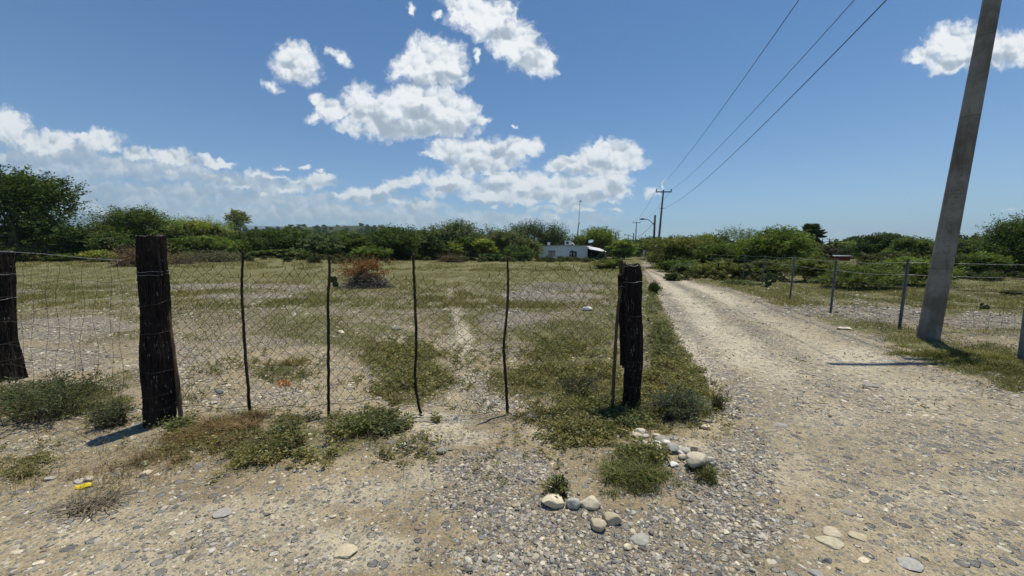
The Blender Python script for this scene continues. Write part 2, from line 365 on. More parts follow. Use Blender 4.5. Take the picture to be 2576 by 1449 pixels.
def ground_mat():
    m, N = new_mat('stony_ground'); g = N.n('ShaderNodeNewGeometry'); P = g.outputs['Position']
    fl = N.vmath('MULTIPLY', P, (1, 1, 0.0))
    at_ = N.n('ShaderNodeAttribute', attribute_name='col'); s = N.n('ShaderNodeSeparateColor'); N.l(at_.outputs['Color'], s.inputs[0])
    grass, gravel, pale = s.outputs[0], s.outputs[1], s.outputs[2]
    n1 = N.noise(fl, 0.9, 6, 0.6); n2 = N.noise(fl, 9, 6, 0.65); n3 = N.noise(fl, 70, 4, 0.7)
    dirt = N.ramp(n1, [(0.25, (0.25, 0.195, 0.118)), (0.5, (0.385, 0.31, 0.195)), (0.75, (0.50, 0.415, 0.265))])
    dirt = N.mix(N.math('MULTIPLY', pale, 0.85), dirt, (0.67, 0.60, 0.46))
    dirt = N.mix(1.0, dirt, N.ramp(n2, [(0.25, (0.52, 0.50, 0.47)), (0.48, (0.92, 0.92, 0.92)), (0.75, (1.24, 1.23, 1.19))]), 'MULTIPLY')
    dirt = N.mix(1.0, dirt, N.ramp(n3, [(0.3, (0.58, 0.57, 0.55)), (0.7, (1.2, 1.2, 1.18))]), 'MULTIPLY')
    dirt = N.mix(N.math('MULTIPLY', N.sstep(grass, 0.15, 0.55), N.math('MULTIPLY_ADD', n2, 0.8, 0.25)), dirt, (0.185, 0.155, 0.085))      # dry litter between the tufts
    gcol = N.ramp(N.noise(fl, 5, 6, 0.7), [(0.3, (0.062, 0.066, 0.02)), (0.5, (0.13, 0.132, 0.044)), (0.72, (0.21, 0.195, 0.075))])
    gm = N.sstep(N.math('ADD', grass, N.math('MULTIPLY', N.math('SUBTRACT', N.noise(fl, 3.2, 7, 0.72), 0.5), 1.5)), 0.38, 0.62)
    c = N.mix(N.math('MULTIPLY', gm, 0.8), dirt, gcol)
    hgt = N.math('MULTIPLY', n2, 0.5)
    for sc, seed, lim in ((85, 0, 0.46), (38, 3.3, 0.42), (15, 7.7, 0.34)):
        v = N.n('ShaderNodeTexVoronoi', feature='F1'); v.inputs['Scale'].default_value = sc; v.inputs['Randomness'].default_value = 1.0
        N.l(N.vmath('ADD', N.vmath('ADD', fl, (seed, seed * 2, 0)), N.vmath('SCALE', N.noise(fl, sc * 0.9, 2, 0.5, out='Color'), scale=0.5 / sc)), v.inputs['Vector'])
        sp = N.n('ShaderNodeSeparateColor'); N.l(v.outputs['Color'], sp.inputs[0])
        rnd, rnd2 = sp.outputs[0], sp.outputs[1]
        lvl = N.math('MULTIPLY_ADD', gravel, 0.82, 0.10)
        keep = N.sstep(N.math('SUBTRACT', lvl, rnd), 0.0, 0.06)
        body = N.sstep(N.math('SUBTRACT', N.math('MULTIPLY_ADD', rnd2, 0.2, lim - 0.05), v.outputs['Distance']), 0.0, 0.06)
        mk = N.math('MULTIPLY', keep, body); mk = N.math('MULTIPLY', mk, N.math('SUBTRACT', 1.0, N.math('MULTIPLY', gm, 0.75)))
        pc = N.ramp(sp.outputs[2], [(0.0, (0.13, 0.13, 0.13)), (0.3, (0.24, 0.24, 0.235)), (0.55, (0.36, 0.335, 0.27)), (0.78, (0.47, 0.41, 0.29)), (1.0, (0.62, 0.58, 0.49))])
        c = N.mix(N.math('MULTIPLY', mk, 0.9), c, pc)
        hgt = N.math('ADD', hgt, N.math('MULTIPLY', mk, 26.0 / sc))
    dist = N.sstep(N.vmath('LENGTH', fl), 90, 220)                # far ground lies under one cover of scrub
    c = N.mix(dist, c, N.ramp(N.noise(fl, 0.06, 8, 0.75), [(0.3, (0.022, 0.032, 0.010)), (0.6, (0.05, 0.06, 0.02)), (0.8, (0.075, 0.08, 0.03))]))
    finish(N, c, 0.95, N.math('ADD', hgt, N.math('MULTIPLY', n3, 0.45)), 1.0, 0.03, spec=0.1); return m

M = {}
M['ground'] = ground_mat(); M['leaf'] = leaf_mat('leaves'); M['grass'] = leaf_mat('dry_grass', 0.3, 0.7); M['stone'] = stone_mat()
M['bark_post'] = bark_mat('burnt_bark', (0.011, 0.009, 0.008), (0.34, 0.30, 0.25), 1.0)
M['cut_wood'] = simple_mat('cut_wood', (0.09, 0.07, 0.05), (0.18, 0.15, 0.11), 30)
M['stick'] = bark_mat('stick_bark', (0.022, 0.018, 0.013), (0.15, 0.12, 0.09), 0.5)
M['brown_stick'] = bark_mat('brown_stick_bark', (0.06, 0.042, 0.028), (0.2, 0.17, 0.13), 0.4)
M['dry_stem'] = simple_mat('dry_stem', (0.16, 0.13, 0.09), (0.28, 0.23, 0.16), 20)
M['trunk'] = bark_mat('tree_bark', (0.05, 0.04, 0.03), (0.16, 0.14, 0.11), 0.3)
M['green_wire'] = simple_mat('green_wire', (0.008, 0.020, 0.012), (0.016, 0.034, 0.022), 20, 0.7, 0.0, spec=0.1)
M['rust_wire'] = simple_mat('rusty_wire', (0.055, 0.045, 0.038), (0.11, 0.09, 0.07), 30, 0.7, 0.0, 0.3)
M['grey_wire'] = simple_mat('galvanised_wire', (0.26, 0.26, 0.25), (0.4, 0.4, 0.39), 30, 0.5, 0.0, 0.5)
M['cable'] = simple_mat('cable', (0.04, 0.045, 0.055), (0.06, 0.065, 0.07), 5, 0.6, 0.0)
M['tpost'] = simple_mat('galvanised_post', (0.115, 0.12, 0.122), (0.19, 0.195, 0.19), 18, 0.7, 0.1, 0.0, (1, 1, 0.3))
M['concrete'] = concrete_mat()
M['far_concrete'] = simple_mat('far_pole_concrete', (0.14, 0.12, 0.095), (0.22, 0.2, 0.16), 3)
M['steel'] = simple_mat('dark_steel', (0.05, 0.055, 0.06), (0.09, 0.09, 0.1), 10, 0.5, 0.0, 0.4)
M['tarred'] = simple_mat('tarred_wood', (0.02, 0.018, 0.018), (0.045, 0.038, 0.034), 6, 0.8, 0.2, 0, (1, 1, .2))
M['ink'] = simple_mat('stamped_ink', (0.07, 0.06, 0.05), (0.13, 0.115, 0.095), 20)
M['hill'] = simple_mat('mountain_rock', (0.035, 0.05, 0.035), (0.06, 0.07, 0.05), 0.004, 0.95, 0.0)

# ------------------------------------------------------------------ ground masks (grass, gravel, pale dust) as functions of place
def ell(px, py, rx, ry, s=1.0):
    c = at(px, py); ax = at(px + rx, py) - c; ay = (at(px, max(660, py - ry)) - at(px, py + ry)) * 0.5
    B = np.array([[ax.x, ay.x], [ax.y, ay.y]]); return (c.x, c.y, np.linalg.inv(B), s)
GRASS = [ell(*e) for e in [
 (700,690,900,26,.8),(1250,690,330,22,.75),(200,665,300,22,1.0),(560,680,250,22,.95),(900,672,300,12,.95),(160,750,170,18,.55),(520,760,180,14,.6),(760,810,130,40,.6),(950,760,120,22,.6),
 (900,840,170,40,.62),(1010,900,110,45,1.0),(1040,965,110,45,1.05),(1380,830,150,36,.75),(1430,880,140,50,.85),(1330,960,110,40,.9),(1470,960,130,60,1.0),(1500,1020,110,50,1.0),
 (1520,800,60,50,.7),(720,940,80,36,.5),(560,850,110,22,.4),(330,950,80,30,.5),
 (100,1010,230,60,1.1),(290,1060,150,30,.7),(830,1110,190,42,1.1),(930,1075,110,34,1.0),(640,1160,130,28,.8),(480,1010,60,20,.4),
 (1480,1100,110,40,.9),(1690,960,80,85,1.05),(1670,860,40,70,1.0),(1640,760,18,40,1.0),(1710,1040,90,46,1.1),(1600,1190,110,36,.9),(1460,1050,110,34,1.0),(1340,1010,60,26,.5),
 (2450,900,170,40,1.1),(2250,845,90,20,.8),(2560,960,80,34,1.0),(1950,770,150,18,.7),(2130,812,120,14,.6),(1800,710,90,16,.9),(2300,715,420,28,1.05),(2080,735,260,18,.8),(2460,765,200,30,.95),(2300,790,90,14,.7),
 (120,1160,110,14,.6),(40,1190,60,14,.5),(240,1210,120,16,.35)]]
GRAVEL = [ell(*e) for e in [
 (1250,1180,170,60,1.0),(1330,1300,260,70,1.1),(1200,1260,170,50,.9),(1500,1400,500,70,1.0),(1750,1330,280,80,.9),(1050,1120,100,26,.6),(1890,1120,90,70,.8),(1830,1010,50,50,.8),(1800,1220,160,50,.8),
 (2380,1110,230,34,1.0),(2520,1180,120,26,1.0),(2120,970,110,24,.6),(2000,1000,90,30,.5),(2250,1020,60,20,.5),(1950,870,50,40,.5),(1860,800,40,40,.6),
 (180,820,190,36,.9),(150,900,160,40,.85),(560,720,260,10,.8),(620,745,170,9,.8),(430,900,120,60,.6),(650,860,160,20,.5),(700,1000,120,26,.45),(1400,720,140,12,1.0),(1370,745,140,14,.9),(1290,800,110,30,.8),(1160,900,40,60,.5),(1200,960,80,34,.6),(1270,880,90,28,.6),(1230,1020,90,20,.6),
 (900,700,120,8,.5),(2050,780,180,16,.8),(2250,790,160,24,.9),(2500,800,120,26,1.0),(120,1120,180,28,.6),(300,1110,120,20,.4),(100,1290,200,40,.45),(380,1250,160,40,.35),(560,1360,120,34,.45),(800,1420,160,20,.3),(700,730,130,8,.6),(60,730,70,10,.7),(2350,850,60,12,.4),(2210,850,50,16,.7)]]
PALE = [ell(*e) for e in [(1750,800,70,80,1.0),(1700,740,50,40,1.0),(1860,850,90,60,.9),(1990,920,110,50,.7),(2150,900,110,30,.9),(2300,980,160,30,.6),(2100,1050,150,40,.55),(2350,1250,260,60,.5),(2000,1180,120,50,.5),
 (1150,790,24,60,1.0),(1170,850,30,40,.9),(1000,850,60,18,.8),(1090,1060,100,26,.9),(1140,1100,110,24,.7),(900,1240,150,40,.5),(870,1380,220,60,.7),(620,1300,240,60,.45),(300,1330,250,60,.35),(1080,1200,80,40,.5),(330,775,60,6,.5),(1380,1090,70,20,.4),(480,1430,300,50,.5)]]
PATH = [ell(*e) for e in [(1135,735,14,30,1.0),(1150,780,18,40,1.0),(1165,830,22,40,1.0),(1172,890,26,40,1.0),(1165,950,34,40,.9),(1130,1010,60,40,.8),(985,850,50,16,.8),(300,780,120,8,.6)]]
def ell_mask(L, x, y, nz):
    m = np.zeros_like(x)
    for cx, cy, Bi, s in L:
        dx, dy = x - cx, y - cy
        q = np.sqrt((Bi[0, 0] * dx + Bi[0, 1] * dy) ** 2 + (Bi[1, 0] * dx + Bi[1, 1] * dy) ** 2)
        m = np.maximum(m, s * sst(1.25, 0.55, q + 0.9 * (nz - 0.5)))
    return m
RL = [(1620,678),(1634,700),(1660,745),(1700,810),(1740,870),(1800,960),(1890,1060),(1960,1180),(1960,1320),(1900,1449)]
RR = [(1640,678),(1760,712),(1890,745),(2010,790),(2130,832),(2270,885),(2400,945),(2576,1010),(2900,1120),(3600,1449)]
rl = sorted([(p.y, p.x) for p in (at(*q) for q in RL)]); rr = sorted([(p.y, p.x) for p in (at(*q) for q in RR)])
def road_edges(y):
    a = np.interp(y, [p[0] for p in rl], [p[1] for p in rl]); b = np.interp(y, [p[0] for p in rr], [p[1] for p in rr])
    far = np.maximum(0, y - rl[-1][0]); a = a + far * 0.33; b = b + np.maximum(0, y - rr[-1][0]) * 0.33 + far * 0.0
    return a, b
def road_mask(x, y, nz):
    a, b = road_edges(y); w = 0.10 + 0.03 * y
    j = (nz - 0.5) * 0.35
    return sst(-w, w, x - a + j) * sst(-w, w, b - x + j)
def masks(x, y):
    n = fbm(x / 0.8, y / 0.8, 21, 5); n2 = fbm(x / (0.25 + 0.03 * np.abs(y)), y / (0.25 + 0.03 * np.abs(y)), 33, 4)
    nz = 0.5 * n + 0.5 * n2
    rd = road_mask(x, y, nz)
    gr = ell_mask(GRASS, x, y, nz); gv = ell_mask(GRAVEL, x, y, nz); pl = ell_mask(PALE, x, y, nz)
    pth = ell_mask(PATH, x, y, nz); base_field = sst(4.5, 9, y) * (1 - rd); a, b = road_edges(y)
    gr = np.maximum(gr, base_field * (0.47 + 0.34 * sst(0.40, 0.62, fbm(x / 2.2, y / 2.2, 123, 3))) + sst(11, 30, y) * 0.36 * (1 - rd)); gv = np.maximum(gv, 0.20 + base_field * 0.16)
    vr = sst(0.0, 0.35, x - b) * sst(1.9 + .05 * y, 0.5, x - b) * sst(3.5, 5.5, y); vl = sst(0.0, 0.3, a - x) * sst(1.3, 0.2, a - x) * sst(3.2, 4.2, y)
    gr = np.maximum(gr, np.maximum(vr * 0.82, vl * 0.95) * sst(0.30, 0.55, nz + 0.08))
    t = np.clip((x - a) / np.maximum(b - a, .5), 0, 1) + 0.05 * (fbm(x / 1.5, y / 1.5, 71, 3) - .5)
    trk = np.exp(-((t - .26) / .10) ** 2) + np.exp(-((t - .66) / .12) ** 2); mid = np.exp(-((t - .46) / .09) ** 2) + np.exp(-((t - .93) / .08) ** 2) + np.exp(-((t - .05) / .07) ** 2)
    far = sst(2.2, 5, y)
    gr = gr * (1 - 0.97 * rd); pl = np.maximum(pl * (1 - .5 * rd * mid * far), rd * (0.22 + (0.35 + 0.3 * sst(7, 13, y)) * trk * far + 0.25 * sst(9, 14, y)))
    gv = np.where(rd > .5, np.maximum(gv * .8, 0.13 + 0.30 * sst(0.42, 0.65, n) * (1 - .5 * trk * far) + 0.5 * mid * far), gv)
    gr = gr * (1 - .5 * pth * sst(.3, .6, n2)) * (1 - .6 * sst(.45, .85, ell_mask(GRAVEL, x, y, n2)) * sst(4, 5, y)) * (1 - .5 * sst(3.9, 3.2, y)); pl = np.maximum(pl, .30 * pth); gv = gv * (1 - .4 * pth)
    gr = np.where(y < 1.0, 0.1, gr)
    return gr, gv, pl

# ------------------------------------------------------------------ ground and road sheets
def build_ground():
    ys = np.concatenate([np.linspace(-40, 0.4, 24)[:-1], np.geomspace(0.9, 70, 620) - 0.5, np.geomspace(70.5, 9000, 130)])
    s = np.linspace(-1, 1, 521); s = np.sign(s) * np.abs(s) ** 1.0
    X = s[None] * (1.75 * np.maximum(ys, 3)[:, None] + 3 + 10 * (ys[:, None] < 0)); Y = np.repeat(ys[:, None], len(s), 1)
    Z = gz(X, Y); g, v, p = masks(X, Y)
    n, k = X.shape; i = np.arange(n - 1)[:, None] * k; j = np.arange(k - 1)[None]
    F = np.stack([i + j, i + j + 1, i + k + j + 1, i + k + j], -1).reshape(-1, 4)
    o = mesh_np('ground', np.stack([X, Y, Z], -1).reshape(-1, 3), F, M['ground'], smooth=True, col=np.stack([g, v, p], -1).reshape(-1, 3))
    tag(o, kind='structure', label='stony tan ground with grass patches'); del o['label']
    ys = np.concatenate([np.linspace(0.6, 40, 500)]); s = np.linspace(0, 1, 70)
    a, b = road_edges(ys); b = np.minimum(b, 1.6 * ys + 3.5)
    X = a[:, None] * (1 - s) + b[:, None] * s; Y = np.repeat(ys[:, None], len(s), 1); Z = gz(X, Y) + 0.004
    g, v, p = masks(X, Y); n, k = X.shape; i = np.arange(n - 1)[:, None] * k; j = np.arange(k - 1)[None]
    F = np.stack([i + j, i + j + 1, i + k + j + 1, i + k + j], -1).reshape(-1, 4)
    tag(mesh_np('dirt_road', np.stack([X, Y, Z], -1).reshape(-1, 3), F, M['ground'], smooth=True, col=np.stack([g, v, p], -1).reshape(-1, 3)), kind='structure')
build_ground()

def mountains():
    # distant blue ridge: crest heights read against the horizon
    px = np.linspace(-300, 1500, 220)
    crest = np.interp(px, [-300, 200, 330, 510, 600, 666, 780, 877, 1001, 1089, 1180, 1300, 1500], [543, 544, 549, 557, 564, 569, 571, 567, 571, 582, 593, 604, 622])
    crest = crest + 5 * (fbm(px / 60, px * 0, 3, 4) - 0.5)
    D = 6000.0; V = []
    for a, c in zip(px, crest):
        t = at_d(a, c, D)
        for f, off, in ((0.0, -900), (0.25, -650), (0.55, -380), (0.82, -160), (1.0, 0), (0.6, 500), (0.0, 1200)):
            w = 1 + 0.10 * (float(fbm(np.array(a / 25 + off), np.array(off / 300.0), 8, 3)) - 0.5) * (f not in (0.0, 1.0)) * 2
            V.append(((t.x) * (1 + off / D * 0.6), D + off, t.z * f * w - (5 if f == 0 else 0)))
    k = 7; n = len(px); i = np.arange(n - 1)[:, None] * k; j = np.arange(k - 1)[None]
    F = np.stack([i + j, i + k + j, i + k + j + 1, i + j + 1], -1).reshape(-1, 4)
    tag(mesh_np('mountains', V, F, M['hill'], smooth=True), kind='structure')
mountains()

# ------------------------------------------------------------------ stones
def ico(sub):
    t = (1 + 5 ** 0.5) / 2
    V = [(-1,t,0),(1,t,0),(-1,-t,0),(1,-t,0),(0,-1,t),(0,1,t),(0,-1,-t),(0,1,-t),(t,0,-1),(t,0,1),(-t,0,-1),(-t,0,1)]
    F = [(0,11,5),(0,5,1),(0,1,7),(0,7,10),(0,10,11),(1,5,9),(5,11,4),(11,10,2),(10,7,6),(7,1,8),(3,9,4),(3,4,2),(3,2,6),(3,6,8),(3,8,9),(4,9,5),(2,4,11),(6,2,10),(8,6,7),(9,8,1)]
    V = [np.array(v) / np.linalg.norm(v) for v in V]
    for _ in range(sub):
        c = {}; G = []
        def mid(a, b):
            k = (min(a, b), max(a, b))
            if k not in c: m = V[a] + V[b]; V.append(m / np.linalg.norm(m)); c[k] = len(V) - 1
            return c[k]
        for a, b, d in F:
            x, y, z = mid(a, b), mid(b, d), mid(d, a); G += [(a, x, z), (b, y, x), (d, z, y), (x, y, z)]
        F = G
    return np.array(V), np.array(F)
ICO = [ico(0), ico(1), ico(2), ico(3)]
PAL = np.array([(0.14,0.13,0.115),(0.215,0.20,0.178),(0.31,0.292,0.26),(0.38,0.36,0.31),(0.43,0.385,0.29),(0.34,0.28,0.19),(0.52,0.47,0.36),(0.60,0.57,0.50),(0.20,0.165,0.125)])
PALW = np.array([.16,.22,.20,.13,.09,.08,.06,.02,.04])
def stones(cx, cy, r, sub, flat=0.55, warm=None, seed=0):
    rng = np.random.default_rng(seed); n = len(cx); B, F = ICO[sub]
    nv = len(B)
    # a bank of 48 deformed shapes
    bank = []
    for k in range(48):
        d = rng.normal(size=(7, 3)); d /= np.linalg.norm(d, axis=1, keepdims=True); off = rng.uniform(0.45, 0.9, 7)
        v = B.copy()
        for q, o in zip(d, off):                                   # knock flat facets off a pebble
            h = v @ q; v = v - np.outer(np.maximum(0, h - o) * 0.9, q)
        bank.append(v * (1 + 0.05 * rng.normal(size=(nv, 1))))
    bank = np.array(bank)[rng.integers(0, 48, n)]
    sc = np.stack([np.ones(n), rng.uniform(0.55, 0.95, n), flat * rng.uniform(0.6, 1.25, n)], -1) * np.asarray(r)[:, None]
    a = rng.uniform(0, 6.283, n); tl = rng.normal(0, 0.22, n); ta = rng.uniform(0, 6.283, n)
    v = bank * sc[:, None]
    ca, sa = np.cos(a)[:, None], np.sin(a)[:, None]
    x = v[..., 0] * ca - v[..., 1] * sa; y = v[..., 0] * sa + v[..., 1] * ca
    z = v[..., 2] + tl[:, None] * (x * np.cos(ta)[:, None] + y * np.sin(ta)[:, None])
    zc = gz(cx, cy) + rng.uniform(-.25, .4, n) * sc[:, 2]
    V = np.stack([x + cx[:, None], y + cy[:, None], z + zc[:, None]], -1).reshape(-1, 3)
    FF = (F[None] + (np.arange(n) * nv)[:, None, None]).reshape(-1, 3)
    ci = rng.choice(len(PAL), n, p=PALW); c = PAL[ci]
    if warm is not None:
        w = rng.random(n) < warm; c = 1.02 * np.where(w[:, None], PAL[np.array([3, 4, 6, 5])[rng.integers(0, 4, n)]] * 1.1, c)
    c = c * rng.uniform(0.8, 1.2, (n, 1))
    return V, FF, np.repeat(c, nv, 0)

def gravel():
    rng = np.random.default_rng(5)
    parts = []
    def scatter(n, y0, y1, rlo, rhi, sub, seed, floor=0.06, kk=1.0):
        y = y0 * (y1 / y0) ** rng.random(n); x = rng.uniform(-1, 1, n) * (1.5 * y + 0.4)
        g, v, p = masks(x, y); a, b = road_edges(y); on = (x > a) & (x < b)
        clump = sst(0.35, 0.65, fbm(x / 0.5, y / 0.5, 77, 3))
        keep = rng.random(n) < np.clip((floor + kk * np.maximum(v - 0.14, 0)) * (0.35 + 0.9 * clump) * (1 - 0.55 * np.clip(g - 0.3, 0, 1)), 0, 1)
        x, y, on, v = x[keep], y[keep], on[keep], v[keep]
        r = rlo * (rhi / rlo) ** (rng.random(len(x)) ** 2.2) * (1 + 0.0 * x)
        return x, y, r, np.where(on | (x < -0.6), np.where(on, 0.5, 0.34), 0.22)
    mb = MB()
    for args in ((190000, 1.1, 4.6, 0.0038, 0.022, 1, 1, 0.09), (150000, 3.4, 12, 0.008, 0.036, 0, 2, 0.13), (90000, 9, 60, 0.022, 0.075, 0, 3, 0.09)):
        x, y, r, warm = scatter(*args)
        for wv in (0.22, 0.34, 0.5):
            k = warm == wv
            if k.any():
                V, F, c = stones(x[k], y[k], r[k], args[5], {.22: .56, .34: .34, .5: .36}[wv], wv, args[6]); mb.add(V, F, c)
    o = mb.build('gravel', M['stone'], smooth=False, usecol=True); tag(o, 'grey and cream river pebbles scattered over the bare ground', 'gravel', kind='stuff')
gravel()

def rock(name, px, py, wpx, hpx, col, label, seed, flat=0.62, sub=3, rz=None, tilt=0.0, sink=0.3, cat='rock', group=None, rough=0.09):
    p = at(px, py + hpx * 0.30); D = p.y; rng = np.random.default_rng(seed)
    w = wpx / FP * D / 2 * 1.02 / wide(px); B, F = ICO[sub]; v = B.copy()
    for q in range(12):
        d = rng.normal(size=3); d /= np.linalg.norm(d); o = rng.uniform(0.54, 0.9); h = v @ d; v = v - np.outer(np.maximum(0, h - o) * 0.8, d)
    v = v - (v.max(0) + v.min(0)) / 2; v = v / v.max(0)
    nz = fbm(v[:, 0] * 2.2 + seed * 3 + v[:, 2], v[:, 1] * 2.2 + v[:, 2] * 1.3, seed, 4) - 0.5
    v = v * (1 + 1.8 * rough * nz[:, None])
    v = v * np.array([w, w * rng.uniform(0.7, 0.9), w * flat]); a = rng.uniform(-0.5, 0.5) if rz is None else rz
    R = np.array(Matrix.Rotation(a, 3, 'Z') @ Matrix.Rotation(tilt, 3, 'Y')); v = v @ R.T
    z0 = -v[:, 2].min() * (1 - 2 * sink)
    c = np.array(col) * (0.86 + 0.28 * fbm(v[:, 0] / w * 2 + 9, v[:, 1] / w * 2 + v[:, 2] / w, seed + 1, 4))[:, None]
    o = mesh_np(name, v, F, M['stone'], smooth=True, col=c, loc=(p.x, p.y, p.z + z0))
    return tag(o, label, cat, group)
CREAM, TAN, SLATE, LGREY, WHITE, OCHRE = (0.68,0.59,0.42), (0.50,0.42,0.29), (0.29,0.275,0.245), (0.45,0.43,0.385), (0.72,0.71,0.68), (0.48,0.40,0.27)
ROCKS = [
 (1390,1256,58,44,CREAM,'largest cream boulder in the gravel, first in the row by the leafy sprig',.62),
 (1442,1263,38,44,LGREY,'pale grey upright stone wedged between two cream boulders',.9),
 (1484,1261,52,42,(.58,.52,.39),'cream boulder with dark spots, last in the row of three',.62),
 (1538,1299,54,50,TAN,'rough tan boulder leaning over the rounder tan one',.7),
 (1504,1318,44,38,(.47,.40,.28),'round tan boulder in the gravel below the leaning one',.72),
 (1614,1349,54,36,(.36,.36,.32),'flat ribbed grey-green slab lying in the gravel',.28),
 (1578,1374,24,18,CREAM,'small cream stone beside the flat ribbed slab',.6),
 (870,1379,68,34,(.52,.45,.31),'pale boulder sunk flush into the sandy ground',.22),
 (1110,1134,28,20,(.27,.28,.25),'smooth grey-green oval cobble in front of the gate',.65),
 (1330,1049,24,22,(.20,.18,.15),'dark round cobble under the wire gate',.8),
 (1611,1088,34,28,(.52,.50,.43),'pale block at the top of the stony mound',.7),
 (1576,1088,26,20,WHITE,'white chalky stone in the weeds beside the right gate post',.65),
 (1553,1096,12,14,WHITE,'small white stone left of the chalky one on the mound',.7),
 (1628,1114,32,24,LGREY,'light grey stone in the middle of the stony mound',.5),
 (1650,1122,38,24,(.50,.46,.38),'broad cream stone sunk in the mound behind the grass',.4),
 (1668,1104,44,14,SLATE,'long flat slate on the crest of the mound',.3),
 (1697,1100,30,14,SLATE,'short slate at the road end of the mound crest',.35),
 (1694,1124,38,30,(.36,.35,.32),'blue-grey block on the mound above the big boulder',.6),
 (1722,1130,34,26,LGREY,'light grey block touching the biggest mound boulder',.55),
 (1742,1126,28,18,OCHRE,'ochre stone behind the biggest mound boulder',.6),
 (1752,1158,66,46,(.50,.45,.34),'biggest grey-tan boulder at the end of the mound',.62),
 (1788,1155,26,28,(.50,.47,.40),'pale stone tucked against the right of the biggest boulder',.8),
 (1696,1164,26,18,WHITE,'white stone in the soil below the slate blocks',.4),
 (1780,1057,28,14,(.33,.28,.22),'brown flat stone stacked on another at the road edge',.4),
 (1774,1073,26,16,CREAM,'cream stone under the brown one at the road edge',.6),
 (200,1204,38,26,LGREY,'flat grey flake beside the tan disc and the yellow scrap',.3),
 (224,1198,36,34,(.42,.37,.28),'tan disc-shaped stone behind the yellow scrap',.55),
 (88,1181,46,24,LGREY,'long grey stone in the dirt near the left edge',.35),
 (126,1199,40,22,(.36,.34,.32),'mauve-grey flat cobble near the left edge',.35),
 (368,1187,34,18,CREAM,'cream flat stone in the dirt among dry stems',.5),
 (362,1163,22,22,(.56,.51,.39),'pointed cream stone below the burnt post',.8),
 (560,1286,62,24,(.36,.34,.31),'broken blue-grey slab half buried in the sand',.2),
 (2090,1331,66,28,(.50,.44,.32),'flat cream slab on the road, upper of two',.22),
 (2090,1357,80,36,(.46,.41,.29),'larger tan slab on the road, lower of two',.2),
 (2158,1343,60,26,(.47,.41,.28),'tan wedge slab on the road right of the two slabs',.25),
 (2132,1284,50,22,(.27,.25,.23),'narrow dark sliver of rock on the road',.25),
 (2083,1406,28,24,(.17,.18,.20),'dark round cobble on the road near the bottom edge',.7),
 (2052,1436,44,34,(.31,.30,.28),'blue-grey disc cobble at the bottom of the road',.35),
 (2288,1413,88,28,(.38,.37,.34),'long grey slab on the road near the bottom edge',.25),
 (2173,1404,40,22,CREAM,'cream triangular flag on the road near the bottom edge',.25),
 (2122,826,44,8,(.60,.55,.42),'pale flat rock on the verge beyond the road',.25),
 (1962,1066,44,16,(.33,.31,.28),'bluish slab on the left shoulder of the road',.25),
 (2190,917+50,48,14,(.29,.275,.25),'blue-grey slab in the road opposite the concrete pole',.25),
 (1000,826,24,10,LGREY,'grey boulder in the field behind the gate',.6),
 (857,836,20,8,CREAM,'cream stone in the field left of the grey boulder',.55),
 (1478,779,26,10,WHITE,'white rock in the field near the right gate post',.55),
 (553,984,24,18,(.20,.21,.23),'dark slate cobble behind the wire mesh near the left stick',.7),
 (536,1010,26,18,LGREY,'light grey cobble behind the wire mesh below the slate one',.5),
 (1016,1117,16,12,(.80,.80,.80),'small bright white stone at the edge of the weeds',.6),
 (727,1054,20,10,WHITE,'white stone in the dry grass under the gate',.5),
]
for k, (px, py, w, h, c, lab, fl) in enumerate(ROCKS):
    rock('boulder' if w * h > 1500 and fl > .3 else 'stone', px, py, w, h, c, lab, 100 + k, fl, 3, sink=(0.16 if 1540 < px < 1800 and py < 1170 else 0.2) if fl > .5 else 0.28)
rr_ = np.random.default_rng(31)
for k in range(22):                                     # loose rubble of the mound
    t_ = rr_.random(); rock('stone', 1590 + 190 * t_ + rr_.normal(0, 8), 1092 + 66 * t_ + rr_.normal(0, 13), rr_.uniform(14, 30), rr_.uniform(9, 18), [(.60,.55,.45), (.52,.46,.34), (.44,.42,.37), (.66,.63,.56)][k % 4],
         'small pale rubble stone half buried in the mound by the right gate post', 400 + k, .6, 2, sink=.22, group='rubble of the stony mound')
def yellow_scrap():
    p = at(213, 1226); mb = MB(); n, k = 9, 5; rng = np.random.default_rng(3)
    V = []
    for i in range(n):
        for j in range(k):
            u, v = i / (n - 1) * 2 - 1, j / (k - 1) * 2 - 1
            wv = 0.55 + 0.45 * math.sqrt(max(0, 1 - u * u))
            V.append((0.042 * u, 0.020 * v * math.sqrt(max(0.12, 1 - .8 * u * u)), 0.022 + 0.006 * math.sin(3 * u) - 0.008 * v * v + 0.003 * rng.random()))
    V = np.array(V); i = np.arange(n - 1)[:, None] * k; j = np.arange(k - 1)[None]
    F = np.stack([i + j, i + k + j, i + k + j + 1, i + j + 1], -1).reshape(-1, 4)
    top = len(V); V2 = V - np.array([0, 0, 0.003]); mb.add(np.vstack([V, V2]), np.vstack([F, F[:, ::-1] + top]))
    o = mb.build('plastic_scrap', simple_mat('yellow_plastic', (0.66, 0.49, 0.012), (0.78, 0.60, 0.03), 20, 0.4, 0.05), smooth=True)
    o.location = (p.x, p.y, p.z); o.rotation_euler = (0.35, 0, 0.25); tag(o, 'bright yellow plastic scrap lying in the dirt', 'litter')
yellow_scrap()

